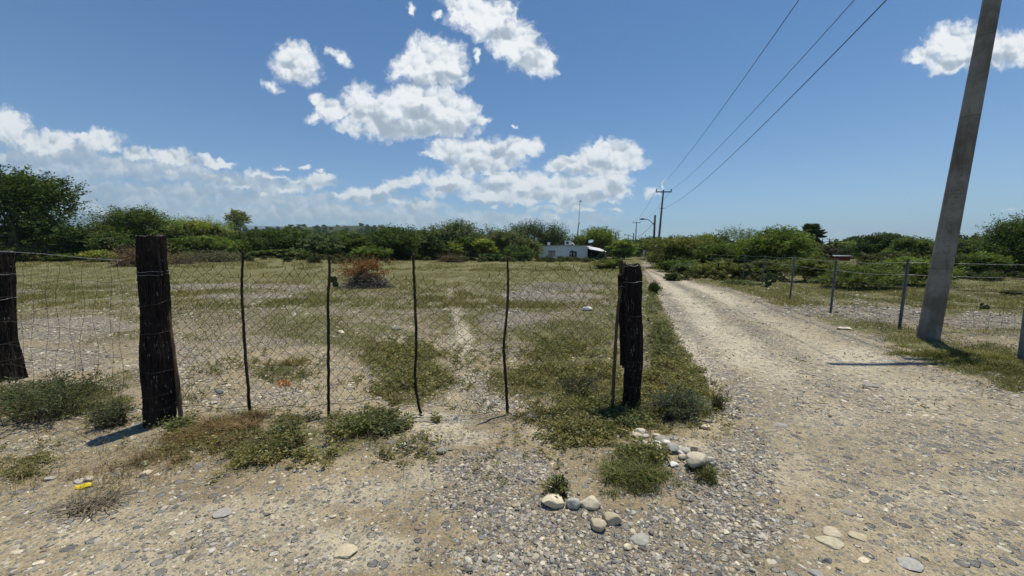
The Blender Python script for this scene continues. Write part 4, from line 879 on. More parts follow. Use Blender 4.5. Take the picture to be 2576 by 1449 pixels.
# ------------------------------------------------------------------ wire gate with six sticks
GA, GB = at(470, 1052), at(1545, 1042)
def gp(px, py, off=0.0):
    p = on_plane(px, py, GA, GB); return np.array([p.x, p.y + off, p.z])
gate = empty('wire_gate', gp(1000, 1050), 'sagging green chain-link gate stiffened with six crooked sticks', 'gate')
gorg = np.array(gate.location)
TOP = [(423,672),(472,664),(569,672),(593,692),(639,695),(721,681),(800,680),(835,688),(858,686),(940,698),(1001,703),(1031,706),(1089,714),(1155,720),(1213,708),(1268,688),(1295,678),(1365,673),(1450,676),(1530,686),(1560,690)]
BOT = [(423,1018),(470,1022),(560,1028),(700,1026),(830,1020),(900,1012),(1000,1006),(1060,1010),(1150,1030),(1230,1040),(1280,1040),(1400,1030),(1560,1035)]
def chain_link():
    mb = MB(); rng = np.random.default_rng(4); x0, x1, cw = 424.0, 1552.0, 14.0; n = int((x1 - x0) / cw); rows = 25
    gx = np.zeros((n + 1, rows + 1)); gy = np.zeros((n + 1, rows + 1))
    for i in range(n + 1):
        px = x0 + i * cw; tp = np.interp(px, *zip(*TOP)); bt = np.interp(px, *zip(*BOT)); f = np.linspace(0, 1, rows + 1) ** 1.04
        gx[i] = px; gy[i] = tp + (bt - tp) * f
    I, J = np.meshgrid(np.arange(n + 1), np.arange(rows + 1), indexing='ij')
    gx += 17 * (fbm(I / 6.0, J / 6.0, 31, 3) - .5) * 2 + rng.normal(0, 1.0, gx.shape) + 4 * np.sin(J / 4.0 + I / 13.0); gy += 13 * (fbm(I / 5.0 + 40, J / 5.0, 32, 3) - .5) * 2 + rng.normal(0, .9, gy.shape)
    bulge = .05 * (fbm(I / 12.0, J / 7.0, 35, 2) - .5)
    Q = np.array([[gp(gx[i, j], gy[i, j], bulge[i, j]) for j in range(rows + 1)] for i in range(n + 1)])
    for i in range(n):                       # each wire zigzags between two columns, hooked into its neighbours
        pts = []
        for j in range(rows + 1):
            k = i + ((i + j) % 2); pts.append(Q[k, j] + np.array([0, .003 * (-1) ** i, 0]))
        pts = np.array(pts); t0 = (i % 2)
        if i % 2 == 0: pass
        P = []
        for a in range(len(pts) - 1):        # rounded bends
            P += [pts[a] * .9 + pts[a + 1] * .1, pts[a] * .5 + pts[a + 1] * .5, pts[a] * .12 + pts[a + 1] * .88]
        mb.tube(np.array([pts[0]] + P + [pts[-1]]) - gorg, .0017, 4, cap=False)
    for i in range(0, n + 1):                # twisted ends along the top
        if (i % 2) == 0 and rng.random() > .06:
            b = Q[min(i, n), 0]; mb.tube(np.array([b, b + [.002, 0, .014], b + [rng.normal(0, .006), 0, .028 + .008 * rng.random()]]) - gorg, .0026, 4)
    mb.build('wire_mesh', M['green_wire'], gate, True)
chain_link()
for pts, w0, w1, mt in [
    ([(462,1058),(452,960),(437,850),(426,760),(417,680),(412,600)], 15, 12, 'brown_stick'),
    ([(634,1054),(627,960),(620,860),(614,760),(613,700),(617,630)], 11, 8, 'stick'),
    ([(830,1054),(829,940),(829,840),(828,760),(832,690),(831,641)], 11, 9, 'stick'),
    ([(1060,1038),(1050,990),(1046,935),(1049,860),(1046,760),(1043,700),(1042,637)], 11, 10, 'stick'),
    ([(1277,1055),(1274,980),(1268,880),(1271,830),(1278,750),(1278,700),(1277,646)], 13, 8, 'stick'),
    ([(1539,1044),(1541,980),(1546,880),(1553,780),(1562,720),(1569,658)], 14, 12, 'brown_stick')]:
    mb = MB(); P = curve_pts([gp(px, py, -.022) for px, py in pts], 40) - gorg; rng = np.random.default_rng(int(pts[0][0])); s = DG / FP / 2
    P[:, :2] += .0015 * rng.normal(size=(40, 2)); R = np.linspace(w0, w1, 40) * s * .70 * (1 + .05 * rng.normal(size=40)); mb.tube(P, R, 9); mb.build('stick', M[mt], gate, True)
mb = MB()
for a, b_, y0, y1 in [(424, 1552, 1024, 1034)]:
    px = np.linspace(a, b_, 90); P = np.array([gp(x, np.interp(x, *zip(*BOT)) - 1 + 3 * math.sin(x / 17), .004) for x in px]) - gorg; mb.tube(P, .0022, 4)
mb.build('bottom_wire', M['green_wire'], gate, True)

# ------------------------------------------------------------------ woven wire fence between the two left posts
WA, WB = at(20, 955), at(372, 1062)
def wp(px, py):
    p = on_plane(px, py, WA, WB); return np.array([p.x, p.y - .10, p.z])
wf = empty('woven_wire_fence', wp(200, 1000), 'rusty woven wire fence with wavy uprights between the two left posts', 'wire fence'); worg = np.array(wf.location)
HW = [[(-60,682),(40,686),(130,694),(233,704),(344,709)], [(-60,740),(40,745),(127,751),(201,762),(304,767),(345,757)], [(-60,800),(60,806),(200,822),(350,832)], [(-60,856),(60,862),(200,880),(352,896)], [(-60,905),(70,912),(210,940),(355,962)]]
mb = MB()
for h in HW:
    px = np.linspace(h[0][0], h[-1][0], 60); mb.tube(np.array([wp(x, np.interp(x, *zip(*h)) + 1.5 * math.sin(x / 11)) for x in px]) - worg, .0016, 4)
rng = np.random.default_rng(12)
for px in np.arange(-40, 350, 31.0):
    px += rng.normal(0, 4); ys = [660 + rng.normal(0, 5)] + [np.interp(px, *zip(*h)) for h in HW] + [960 + px * .12]; sh = rng.normal(0, 5)
    Y = np.interp(np.linspace(0, 1, 26), np.linspace(0, 1, len(ys)), ys); X = px + sh * np.linspace(0, 1, 26) + 6 * np.sin(np.linspace(0, 13, 26) + rng.random() * 6) * rng.uniform(.5, 1.2)
    mb.tube(np.array([wp(x, y) for x, y in zip(X, Y)]) - worg, .0016, 4)
mb.build('woven_wire', M['rust_wire'], wf, True)
def barbed(pts, n, rad, name, mat, parent=None, org=None, step=.12, label=None):
    mb = MB(); P = curve_pts(pts, n); a = np.arange(n) * 1.3
    for ph in (0, math.pi): mb.tube(P + rad * .8 * np.stack([0 * a, np.cos(a + ph), np.sin(a + ph)], -1) - (org if org is not None else 0), rad, 4)
    d = np.r_[0, np.cumsum(np.linalg.norm(np.diff(P, axis=0), axis=1))]
    for s in np.arange(step, d[-1], step):
        c = np.array([np.interp(s, d, P[:, k]) for k in range(3)]) - (org if org is not None else 0); q = RNG.normal(size=3); q /= np.linalg.norm(q); mb.tube([c - q * rad * 6, c, c + q * rad * 6], [rad * .3, rad, rad * .3], 4)
    return mb.build(name, M[mat], parent, True)
barbed([wp(-70, 631), wp(20, 633), wp(120, 637), wp(240, 648), wp(335, 654)], 120, .0016, 'top_wire', 'grey_wire', wf, worg)

# ------------------------------------------------------------------ right hand fence: steel posts and wire
TP = [((1868,706),640,'farthest grey steel fence post, half lost in the scrub'), ((1917,716),644,'grey steel fence post just behind the prickly pear'), ((1987,752),648,'grey steel fence post right of the roadside prickly pear'),
      ((2089,786),650,'grey steel fence post in front of the red shed'), ((2262,824),650,'grey steel fence post next to the concrete pole')]
heads = []
for (px, py), yt, lab in TP:
    b = at(px, py); H = 1.36; lean = .05 + .02 * math.sin(px); r = empty('fence_post', b, lab, 'fence post', 'grey steel posts of the roadside fence')
    mb = MB(); n = 2; prof = [(-.022,-.004),(-.004,-.004),(-.004,-.028),(.004,-.028),(.004,-.004),(.022,-.004),(.022,.004),(-.022,.004)]; prof = [(x * 1.25, y * 1.25) for x, y in prof]
    V = np.array([(x + lean * z * .6, y, z) for z in (-.1, H) for x, y in prof]); k = len(prof); mb.add(V, [[[i, (i + 1) % k, k + (i + 1) % k, k + i] for i in range(k)], [[k, k + 1, k + 6], [k + 1, k + 6, k + 7], [k + 1, k + 5, k + 6], [k + 2, k + 3, k + 4]]]) 
    for z in np.arange(.15, H - .05, .055): mb.box((-.006 + lean * z * .6, -.041, z), (.006 + lean * z * .6, -.034, z + .018))
    mb.build('post', M['tpost'], r); heads.append((b, lean))
    for z in (1.30, 1.06, .80, .50, .22):
        mb = MB(); mb.tube([(-.03 + lean * z * .6, -.045, z), (lean * z * .6, -.05, z + .006), (.03 + lean * z * .6, -.045, z)], .003, 4); mb.build('wire_clip', M['grey_wire'], r)
bq = at(2572, 905); r = empty('fence_post', bq, 'dark square steel post at the right edge of the photo', 'fence post'); mb = MB()
mb.box((-.035, -.035, -.1), (.035, .035, .78)); mb.build('post', M['tpost'], r); mb = MB(); mb.box((-.04, -.04, .782), (.04, .04, .80)); mb.build('cap', M['steel'], r)
fx = [Vector((h.x + l * .8, h.y - .04, h.z)) for h, l in heads]; far0 = fx[0] + (fx[0] - fx[1]) * 3; ext = at(2720, 930); nxt = Vector((fx[-1].x + 3.4, fx[-1].y - 1.2, fx[-1].z))
chain = [far0] + fx + [nxt, nxt + Vector((4, -1.5, 0))]
for k, (z, lab) in enumerate([(1.30,'topmost barbed strand of the roadside fence'),(1.06,'second barbed strand of the roadside fence'),(.80,'middle wire strand of the roadside fence'),(.50,'low wire strand of the roadside fence'),(.22,'lowest wire strand of the roadside fence near the stones')]):
    pts = []
    for a, b in zip(chain[:-1], chain[1:]):
        for t in (0, .5): p = a.lerp(b, t); pts.append((p.x, p.y, p.z + z - (.03 if t else 0) + .01 * math.sin(p.x * 3 + k)))
    pts.append((chain[-1].x, chain[-1].y, chain[-1].z + z)); o = barbed(pts, 160, .0024, 'barbed_wire', 'grey_wire' if k < 2 else 'rust_wire', step=.25); tag(o, lab, 'wire', 'strands of the roadside fence')
hog = MB(); A, B = fx[-1], nxt
for t in np.linspace(.18, 1.6, 28):
    p = A + (B - A) * t; s = .04 * math.sin(t * 40); hog.tube([(p.x, p.y, p.z + .05), (p.x + s, p.y, p.z + .35), (p.x - s * .5, p.y, p.z + .7)], .0017, 4)
for z in (.08, .36, .70):
    hog.tube([((A + (B - A) * t).x, (A + (B - A) * t).y, (A + (B - A) * t).z + z + .01 * math.sin(t * 23)) for t in np.linspace(.15, 1.6, 30)], .0017, 4)
tag(hog.build('woven_wire_fence', M['rust_wire'], smooth=True), 'low woven wire netting right of the concrete pole', 'wire fence')

# ------------------------------------------------------------------ concrete pole with a cross-arm, and the poles along the road
PB = at(2334, 852); PD = PB.y
pole = empty('utility_pole', PB, 'big leaning octagonal concrete pole on the grass verge', 'utility pole')
ptop = at_d(2476, 0, PD) - PB; pdir = ptop.normalized(); PH = 7.7
pdir = Vector((pdir.x, pdir.y - .02, pdir.z)).normalized()
def octo(L, r0, r1, k=8, rot=0.0, n=24):
    z = np.linspace(-.25, L, n); rad = r0 + (r1 - r0) * np.clip(z / L, 0, 1); th = np.arange(k) * 2 * math.pi / k + rot
    V = np.stack([rad[:, None] * np.cos(th), rad[:, None] * np.sin(th), np.repeat(z[:, None], k, 1)], -1).reshape(-1, 3)
    i = np.arange(n - 1)[:, None] * k; j = np.arange(k)[None]; j2 = (j + 1) % k
    F = np.stack([i + j, i + j2, i + k + j2, i + k + j], -1).reshape(-1, 4); return np.vstack([V, [[0, 0, L]]]), [F, np.stack([(n - 1) * k + j[0], (n - 1) * k + j2[0], np.full(k, n * k)], -1)]
rotm = pdir.to_track_quat('Z', 'Y').to_matrix()
V, F = octo(PH, .150, .088, 8, math.radians(2.5)); V = V @ np.array(rotm).T
mesh_np('shaft', V, F, M['concrete'], pole)
arm = MB(); tp = pdir * (PH - .15)
arm.box((-2.0, -.05, -.05), (.18, .05, .05), Matrix.Translation(tp + Vector((0, -.16, 0)))); arm.build('cross_arm', M['steel'], pole)
mb = MB(); q = pdir * (PH - 1.2); mb.box((-.9, -.04, -.04), (.12, .04, .04), Matrix.Translation(q + Vector((0, -.15, 0)))); mb.build('bracket', M['steel'], pole)
for dx in (-1.76, -.45):
    mb = MB(); q = tp + Vector((dx, -.16, .05)); mb.tube([q, q + Vector((0, 0, .05)), q + Vector((0, 0, .09)), q + Vector((0, 0, .14))], [.02, .05, .03, .045], 8); mb.build('insulator', M['far_concrete'], pole, True)
# stamped characters running up the narrow left face
def stamp(txt, z0, dz):
    th = math.radians(160); nrm = Vector((math.cos(th), math.sin(th), 0))
    for i, ch in enumerate(txt):
        if ch == ' ': continue
        cu = bpy.data.curves.new('stamp', 'FONT'); cu.body = ch; cu.size = .065; cu.extrude = .0015; cu.align_x = 'CENTER'; cu.align_y = 'CENTER'
        ob = bpy.data.objects.new('stamp', cu); COL.objects.link(ob); dg = bpy.context.evaluated_depsgraph_get(); me = bpy.data.meshes.new_from_object(ob.evaluated_get(dg)); bpy.data.objects.remove(ob)
        z = z0 + i * dz; rad = (.150 - .062 * z / PH) * math.cos(math.pi / 8) + .002
        X = Vector((0, 0, 1)); Z = nrm; Y = Z.cross(X); Rm = Matrix((X, Y, Z)).transposed()   # letters climb the pole
        T = rotm.to_4x4() @ Matrix.Translation(nrm * rad + Vector((0, 0, z))) @ Rm.to_4x4(); me.transform(T); me.materials.clear(); me.materials.append(M['ink'])
        o = bpy.data.objects.new('stamped_letter', me); COL.objects.link(o); o.parent = pole
stamp('CL M8IJTCRSVA', 1.5, .115)

def top_point(px, py, D): return at_d(px, py, D)
def far_pole(px_b, px_t, yt, D, label, r0=.16, r1=.09, arm=1.9, name='utility_pole', mat='far_concrete'):
    b = ground_pt(px_b, D); t = at_d(px_t, yt, D); r = empty(name, b, label, 'utility pole'); d = t - b; L = d.length; R = d.normalized().to_track_quat('Z', 'Y').to_matrix()
    V, F = octo(L, r0, r1, 8, .2, 6); mesh_np('shaft', V @ np.array(R).T, F, M[mat], r)
    mb = MB(); h = arm / 2; mb.box((-h, -.22, -.06), (h, -.12, .06), Matrix.Translation(d * (1 - .25 / L))); mb.build('cross_arm', M['steel'], r)
    for s in (-1, 1):
        mb = MB(); q = d * (1 - .25 / L) + Vector((s * (h - .06), -.17, .06)); mb.tube([q, q + Vector((0, 0, .09)), q + Vector((0, 0, .2)), q + Vector((0, 0, .3))], [.03, .07, .05, .06], 8); mb.build('insulator', M['tarred'], r, True)
    mb = MB(); q = d * (1 - 2.2 / L); mb.tube([q + Vector((-.28, -.14, 0)), q + Vector((.28, -.14, 0))], .035, 6); mb.build('bracket', M['steel'], r)
    return b, t
D1 = 47.0; b1, t1 = far_pole(1653, 1669, 478, D1, 'tall concrete pole with cross-arm where the three wires meet')
D2 = 98.0; b2, t2 = far_pole(1598, 1601, 558, D2, 'second farther concrete pole with cross-arm along the road', .17, .10)
D3 = 115.0; b3, t3 = far_pole(2085, 2087, 600, D3, 'tiny cross-arm pole standing behind the red shed', .15, .1)
def street_lamp(px_b, px_t, yt, ya, xa, ye, D, label):
    b = ground_pt(px_b, D); t = at_d(px_t, yt, D); r = empty('street_lamp', b, label, 'street lamp'); d = t - b; L = d.length; mb = MB(); mb.tube([Vector((0, 0, -.2)), d * .5, d], [.17, .15, .13], 9); mb.build('pole', M['tarred'], r, True)
    for k in range(4): q = d * (1 - (.25 + .3 * k) / L); mb = MB(); mb.tube([q + Vector((0, 0, -.03)), q + Vector((0, 0, .03))], .16, 8); mb.build('clamp', M['steel'], r)
    a = at_d(px_t, ya, D) - b; e = at_d(xa, ye, D) - b; mid = Vector((a.x * .42 + e.x * .58, a.y, a.z * .10 + e.z * .90)); mb = MB(); P = curve_pts([a, a.lerp(mid, .5) + Vector((0, 0, .05)), mid, e], 16); mb.tube(P, .05, 7); mb.build('arm', M['steel'], r, True)
    mb = MB(); mb.tube([e + Vector((.25, 0, .02)), e, e + Vector((-.25, 0, 0)), e + Vector((-.5, 0, -.04))], [.06, .12, .13, .05], 8); mb.build('lamp_head', M['steel'], r, True)
street_lamp(1643, 1648, 541, 568, 1618, 551, 55.0, 'dark street lamp with its arm reaching left beside the tall concrete pole')
street_lamp(1592, 1594, 586, 598, 1574, 591, 104.0, 'smaller far street lamp on the road beside the second pole')
def wire(pts, sag, rad, label, n=48):
    a, b = Vector(pts[0]), Vector(pts[1]); t = np.linspace(0, 1, n); P = np.array([a.lerp(b, float(s)) for s in t]); P[:, 2] -= sag * 4 * t * (1 - t)
    mb = MB(); mb.tube(P, rad, 5); tag(mb.build('power_line', M['cable'], smooth=True), label, 'power line', 'overhead power lines')
PTP = PB + tp
w1a, w1b = t1 + Vector((-.9, -.17, .02)), PTP + Vector((-1.76, -.16, .16))
w2a, w2b = t1 + Vector((.9, -.17, .02)), PTP + Vector((-.45, -.16, .16))
w3a, w3b = t1 + Vector((.2, -.14, -2.1)), PB + pdir * (PH - 1.2) + Vector((-.85, -.16, 0))
wire((w1a, w1b), .55, .010, 'overhead line nearest the clouds, from the left insulator of the tall pole'); wire((w2a, w2b), .55, .010, 'middle overhead line, from the right insulator of the tall pole'); wire((w3a, w3b), .7, .012, 'lowest overhead line, clamped to the shaft of the tall pole')
wire((t1 + Vector((-.9, -.1, .02)), t2 + Vector((-.9, -.17, .02))), .8, .012, 'far overhead line between the left ends of two cross-arms'); wire((t1 + Vector((.9, -.1, .02)), t2 + Vector((.9, -.17, .02))), .8, .012, 'far overhead line between the right ends of two cross-arms')
Ds = 68.0; bs = ground_pt(1547, Ds); ts = at_d(1549, 584, Ds); r = empty('service_pole', bs, 'thin dark service pole right of the grey house', 'utility pole'); mb = MB(); mb.tube([Vector((0, 0, -.2)), ts - bs], [.10, .08], 8); mb.build('shaft', M['tarred'], r, True); mb = MB(); q = ts - bs; mb.tube([q + Vector((-.05, 0, -.1)), q + Vector((.4, 0, -.15)), q + Vector((.55, 0, -.7))], .04, 5); mb.build('wire_bracket', M['steel'], r)
wire((at_d(1646, 560, 55.0), ts), 1.6, .016, 'service cable drooping from the street lamp to the thin house pole'); wire((at_d(1648, 556, 55.0), at_d(1552, 600, Ds)), 1.4, .014, 'lower service cable drooping to the thin house pole')
r = empty('service_pole', ground_pt(1580, 112), 'short dark pole between the house pole and the far street lamp', 'utility pole'); d = at_d(1580, 592, 112) - r.location; mb = MB(); mb.tube([(0, 0, -.2), d], [.12, .1], 7); mb.build('shaft', M['tarred'], r, True); mb = MB(); mb.tube([d + Vector((0, 0, -.1)), d + Vector((.9, 0, -.2))], .05, 5); mb.build('wire_bracket', M['steel'], r)
# radio mast behind the house
Dm = 82.0; bm = ground_pt(1453, Dm); r = empty('radio_mast', bm, 'tall thin radio mast rising behind the grey house', 'mast'); a1 = at_d(1454, 580, Dm) - bm; a2 = at_d(1456, 562, Dm) - bm; a3 = at_d(1459, 506, Dm) - bm
mb = MB(); mb.tube([(0, 0, -.2), a1 * .5, a1, a2], [.13, .12, .11, .09], 6); mb.build('pole', M['tarred'], r, True); mb = MB(); mb.tube([a2, a3], [.055, .04], 6); mb.build('upper_tube', M['steel'], r, True); mb = MB(); mb.box((-.05, -.1, -.1), (.30, .1, .12), Matrix.Translation(a3)); mb.build('antenna', M['far_concrete'], r); mb = MB(); mb.tube([a2 + Vector((-.05, 0, -.6)), a2 + Vector((.22, 0, .25))], [.07, .05], 5); mb.build('splint', M['tarred'], r)

# ------------------------------------------------------------------ grey house
DH = 65.0
def hx(px): return at_d(px, 630, DH).x
def hz(py): return at_d(1420, py, DH).z
M['grey_wall'] = simple_mat('grey_block_wall', (0.62, 0.63, 0.60), (0.72, 0.72, 0.68), 1.2, 0.9, 0.1); M['white_paint'] = simple_mat('white_paint', (0.70, 0.70, 0.68), (0.8, 0.8, 0.79), 4, 0.6)
M['curtain'] = simple_mat('curtain', (0.33, 0.28, 0.22), (0.45, 0.39, 0.32), 3, 0.9, 0, 0, (8, 1, .4)); M['glass'] = simple_mat('dark_glass', (0.02, 0.025, 0.03), (0.04, 0.045, 0.05), 2, 0.08, 0, 0, spec=.6)
M['roof'] = simple_mat('weathered_roof', (0.26, 0.25, 0.23), (0.42, 0.41, 0.38), 1.5, 0.9); M['tin'] = simple_mat('white_sheet_metal', (0.66, 0.66, 0.65), (0.76, 0.76, 0.75), 2, 0.45, 0, .2, (30, 1, 1)); M['dark_wood'] = simple_mat('dark_wood', (0.03, 0.025, 0.02), (0.06, 0.05, 0.04), 4)
X0, X1 = hx(1362), hx(1478); ZT0, ZT1 = hz(619), hz(621); zb = float(gz(X0, DH)) - .3
hs = empty('house', (X0, DH, zb), 'low grey flat-roofed house with one square and one arched window', 'house'); HO = Vector((X0, DH, zb)); WW = X1 - X0; HT = ZT0 - zb
wx0, wx1, wz0, wz1 = hx(1379) - X0, hx(1397) - X0, hz(646) - zb, hz(630) - zb
ax0, ax1, az0, az1 = hx(1432) - X0, hx(1448) - X0, hz(646) - zb, hz(629.5) - zb
def arch(x0, x1, z0, z1, n=14):
    c = (x0 + x1) / 2; rr = (x1 - x0) / 2; return [(x0, z0), (x1, z0)] + [(c + rr * math.cos(t), z1 - rr + rr * math.sin(t)) for t in np.linspace(0, math.pi, n)]
mb = MB()                                          # front wall pieced round the two openings
t = .2
for lo, hi in [((0, 0, 0), (wx0, t, HT)), ((wx1, 0, 0), (ax0, t, HT)), ((ax1, 0, 0), (WW, t, HT)), ((wx0, 0, 0), (wx1, t, wz0)), ((wx0, 0, wz1), (wx1, t, HT)), ((ax0, 0, 0), (ax1, t, az0)), ((ax0, 0, az1), (ax1, t, HT))]: mb.box(lo, hi)
ar = arch(ax0, ax1, az0, az1)[2:]
for (x1_, z1_), (x2_, z2_) in zip(ar[:-1], ar[1:]): mb.add([(x1_, 0, z1_), (x2_, 0, z2_), (x2_, 0, az1), (x1_, 0, az1), (x1_, t, z1_), (x2_, t, z2_)], [[0, 1, 2, 3], [0, 4, 5, 1]])
mb.box((0, t, 0), (t, 6.5, HT)); mb.box((WW - t, t, 0), (WW, 6.5, HT)); mb.box((t, 6.3, 0), (WW - t, 6.5, HT)); mb.build('wall', M['grey_wall'], hs)
mb = MB(); mb.box((-.12, -.15, HT), (WW + .6, 6.7, HT + .13)); rng = np.random.default_rng(1)
for k in range(7): x = 1.5 + rng.random() * 4; mb.box((x, -.1 + rng.random() * .3, HT + .13), (x + .5 + rng.random(), .4, HT + .16 + .06 * rng.random()))
mb.build('roof', M['roof'], hs)
def win(outline, inner, name_pane, matp, bars):
    n = len(outline); mb = MB(); V = [(x, -.04, z) for x, z in outline] + [(x, -.04, z) for x, z in inner] + [(x, .10, z) for x, z in inner] + [(x, 0, z) for x, z in outline]; F = []
    for i in range(n): j = (i + 1) % n; F += [[i, j, n + j, n + i], [n + i, n + j, 2 * n + j, 2 * n + i], [3 * n + i, 3 * n + j, j, i]]
    mb.add(V, F); fr = mb.build('window', M['white_paint'], hs)
    mb = MB(); c = np.mean(inner, 0); V = [(x, .09, z) for x, z in inner] + [(c[0], .09, c[1])]; mb.add(V, [[i, (i + 1) % n, n] for i in range(n)]); mb.build(name_pane, M[matp], fr)
    mb = MB()
    for lo, hi in bars: mb.box(lo, hi)
    mb.build('glazing_bar', M['white_paint'] if matp == 'glass' else M['dark_wood'], fr)
o_ = .18; sq = [(wx0, wz0), (wx1, wz0), (wx1, wz1), (wx0, wz1)]; win([(wx0 - o_, wz0 - o_), (wx1 + o_, wz0 - o_), (wx1 + o_, wz1 + o_), (wx0 - o_, wz1 + o_)], sq, 'curtain', 'curtain', [(((wx0 + wx1) / 2 - .02, .05, wz0), ((wx0 + wx1) / 2 + .02, .08, wz1)), ((wx0, .05, wz1 - .14), (wx1, .08, wz1 - .09))])
cxm = (ax0 + ax1) / 2; win(arch(ax0 - o_, ax1 + o_, az0 - o_, az1 + o_), arch(ax0, ax1, az0, az1), 'pane', 'glass', [((cxm + .14, .04, az0), (cxm + .22, .08, az1 - .15)), ((ax0, .04, az0 + .55), (ax1, .08, az0 + .62)), ((cxm - .22, .045, az0), (cxm - .19, .075, az1 - .12))])
mb = MB(); px0, px1 = WW + .05, hx(1524) - X0; za, zb2 = hz(622) - zb, hz(632) - zb
fl, fr_, bl, br = za - .30, zb2 - .16, za + .42, zb2 + .52; th_ = .07
mb.add([(px0, -1.6, fl), (px1, -1.6, fr_), (px1, 4.5, br), (px0, 4.5, bl), (px0, -1.6, fl - th_), (px1, -1.6, fr_ - th_), (px1, 4.5, br - th_), (px0, 4.5, bl - th_)], [[0, 1, 2, 3], [4, 7, 6, 5], [0, 4, 5, 1], [1, 5, 6, 2], [2, 6, 7, 3], [3, 7, 4, 0]])
mb.build('porch_roof', M['tin'], hs)
for x in (px0 + .3, (px0 + px1) / 2, px1 - .25): mb = MB(); zt = fl + (fr_ - fl) * (x - px0) / (px1 - px0) - .02; mb.box((x - .06, -1.5, 0), (x + .06, -1.38, zt)); mb.build('porch_post', M['dark_wood'], hs)
mb = MB(); mb.box((px0, 4.3, 0), (px1 - .2, 4.4, br - .25)); mb.box((px1 - .3, .5, 0), (px1 - .2, 4.3, fr_ + .05)); mb.build('porch_wall', M['dark_wood'], hs)
def on_roof(px): return hx(px), DH + 1.0, zb + HT + .13
x, y, z = on_roof(1431); r = empty('air_conditioner', (x, y, z), 'white air conditioner with round black fan on the house roof', 'air conditioner'); mb = MB(); mb.box((-.55, -.18, .06), (.55, .2, .80)); mb.build('casing', M['white_paint'], r); mb = MB(); mb.tube([(-.15, -.20, .43), (-.15, -.185, .43)], .27, 20); mb.build('fan_grille', M['glass'], r); mb = MB(); mb.box((-.45, -.15, 0), (-.35, .15, .06)); mb.build('foot', M['steel'], r); mb = MB(); mb.box((.35, -.15, 0), (.45, .15, .06)); mb.build('foot', M['steel'], r); mb = MB(); mb.tube(curve_pts([(.55, -.1, .3), (.8, -.1, .35), (.95, -.1, .1), (1.1, -.1, .0)], 12), .10, 7); mb.build('hose', M['white_paint'], r, True)
x, y, z = on_roof(1382); r = empty('roof_vent', (x, y, z), 'small white vent at the left end of the house roof', 'vent'); mb = MB(); mb.box((-.2, -.2, 0), (.2, .2, .45)); mb.build('body', M['white_paint'], r); mb = MB(); mb.box((-.26, -.26, .452), (.26, .26, .53)); mb.build('cap', M['white_paint'], r)
x, y, z = on_roof(1489); z -= .1; r = empty('satellite_dish', (x, y, z), 'pale blue satellite dish tilted on the right end of the roof', 'satellite dish'); B_, F_ = ICO[2]; v = B_ * .46; v[:, 2] *= .16; v[:, 2] += .25 * (v[:, 0] ** 2 + v[:, 1] ** 2); v = v @ np.array(Matrix.Rotation(-.45, 3, 'Y') @ Matrix.Rotation(.5, 3, 'X')).T + np.array([0, 0, .75]); mesh_np('reflector', v, F_, simple_mat('blue_grey_paint', (.22, .36, .46), (.3, .45, .55), 3, .5), r, True); mb = MB(); mb.tube([(0, 0, -.1), (0, 0, .7)], .05, 6); mb.build('mast', M['steel'], r); mb = MB(); mb.tube([(0, 0, .7), (.35, -.1, 1.25)], .025, 5); mb.build('feed_arm', M['steel'], r)
r = empty('railing', (hx(1388), DH - 2.2, float(gz(hx(1388), DH - 2.2))), 'low white railing in front of the grey house', 'railing'); wl = hx(1452) - hx(1388); gh_ = .95; mb = MB()
for z in (.5, .95): mb = MB(); mb.box((0, -.02, z - .03), (wl, .02, z + .03)); mb.build('rail', M['white_paint'], r)
for k in range(6): mb = MB(); mb.box((wl * k / 5 - .03, -.03, 0), (wl * k / 5 + .03, .03, .919)); mb.build('baluster', M['white_paint'], r)
r = empty('concrete_pillar', ground_pt(1624, 60), 'pale concrete meter pillar beside the road under the street lamp', 'pillar'); zt = at_d(1624, 630.5, 60).z - r.location.z; mb = MB(); mb.box((-.3, -.25, -.1), (.25, .25, zt)); mb.build('body', M['grey_wall'], r); mb = MB(); mb.box((-.2, -.27, zt * .45), (-.05, -.252, zt * .85)); mb.build('meter_slot', M['tarred'], r); mb = MB(); mb.box((.26, -.2, -.1), (.75, .25, zt * .86)); mb.build('side_block', M['far_concrete'], r)
# red shed at the right
DS = 58.0; r = empty('shed', ground_pt(2085, DS), 'dark red shed with a white roof edge among the bushes', 'shed'); so_ = r.location; xa, xb = at_d(2088, 640, DS).x - so_.x, at_d(2143, 640, DS).x - so_.x; zz0, zz1 = 0, at_d(2115, 645, DS).z - so_.z
M['red'] = simple_mat('red_paint', (0.24, 0.030, 0.026), (0.32, 0.05, 0.04), 3, 0.8); mb = MB(); mb.box((xa + .4, 0, -.2), (xb - .2, 3.5, zz1)); mb.build('wall', M['red'], r); mb = MB(); mb.box((xa, -.5, zz1), (xb, 4, zz1 + .14)); mb.build('roof', M['tin'], r)
# low pale building half hidden under the trees left of the house
r = empty('shed', ground_pt(1080, 92), 'low blue-grey wall half hidden under the trees in mid picture', 'shed'); so_ = r.location; mb = MB(); mb.box((0, 0, -.2), (at_d(1130, 630, 92).x - so_.x, 4, 1.5)); mb.build('wall', M['grey_wall'], r); mb = MB(); mb.box((-.3, -.3, 1.5), (at_d(1130, 630, 92).x - so_.x + .3, 4.3, 1.62)); mb.build('roof', M['roof'], r)

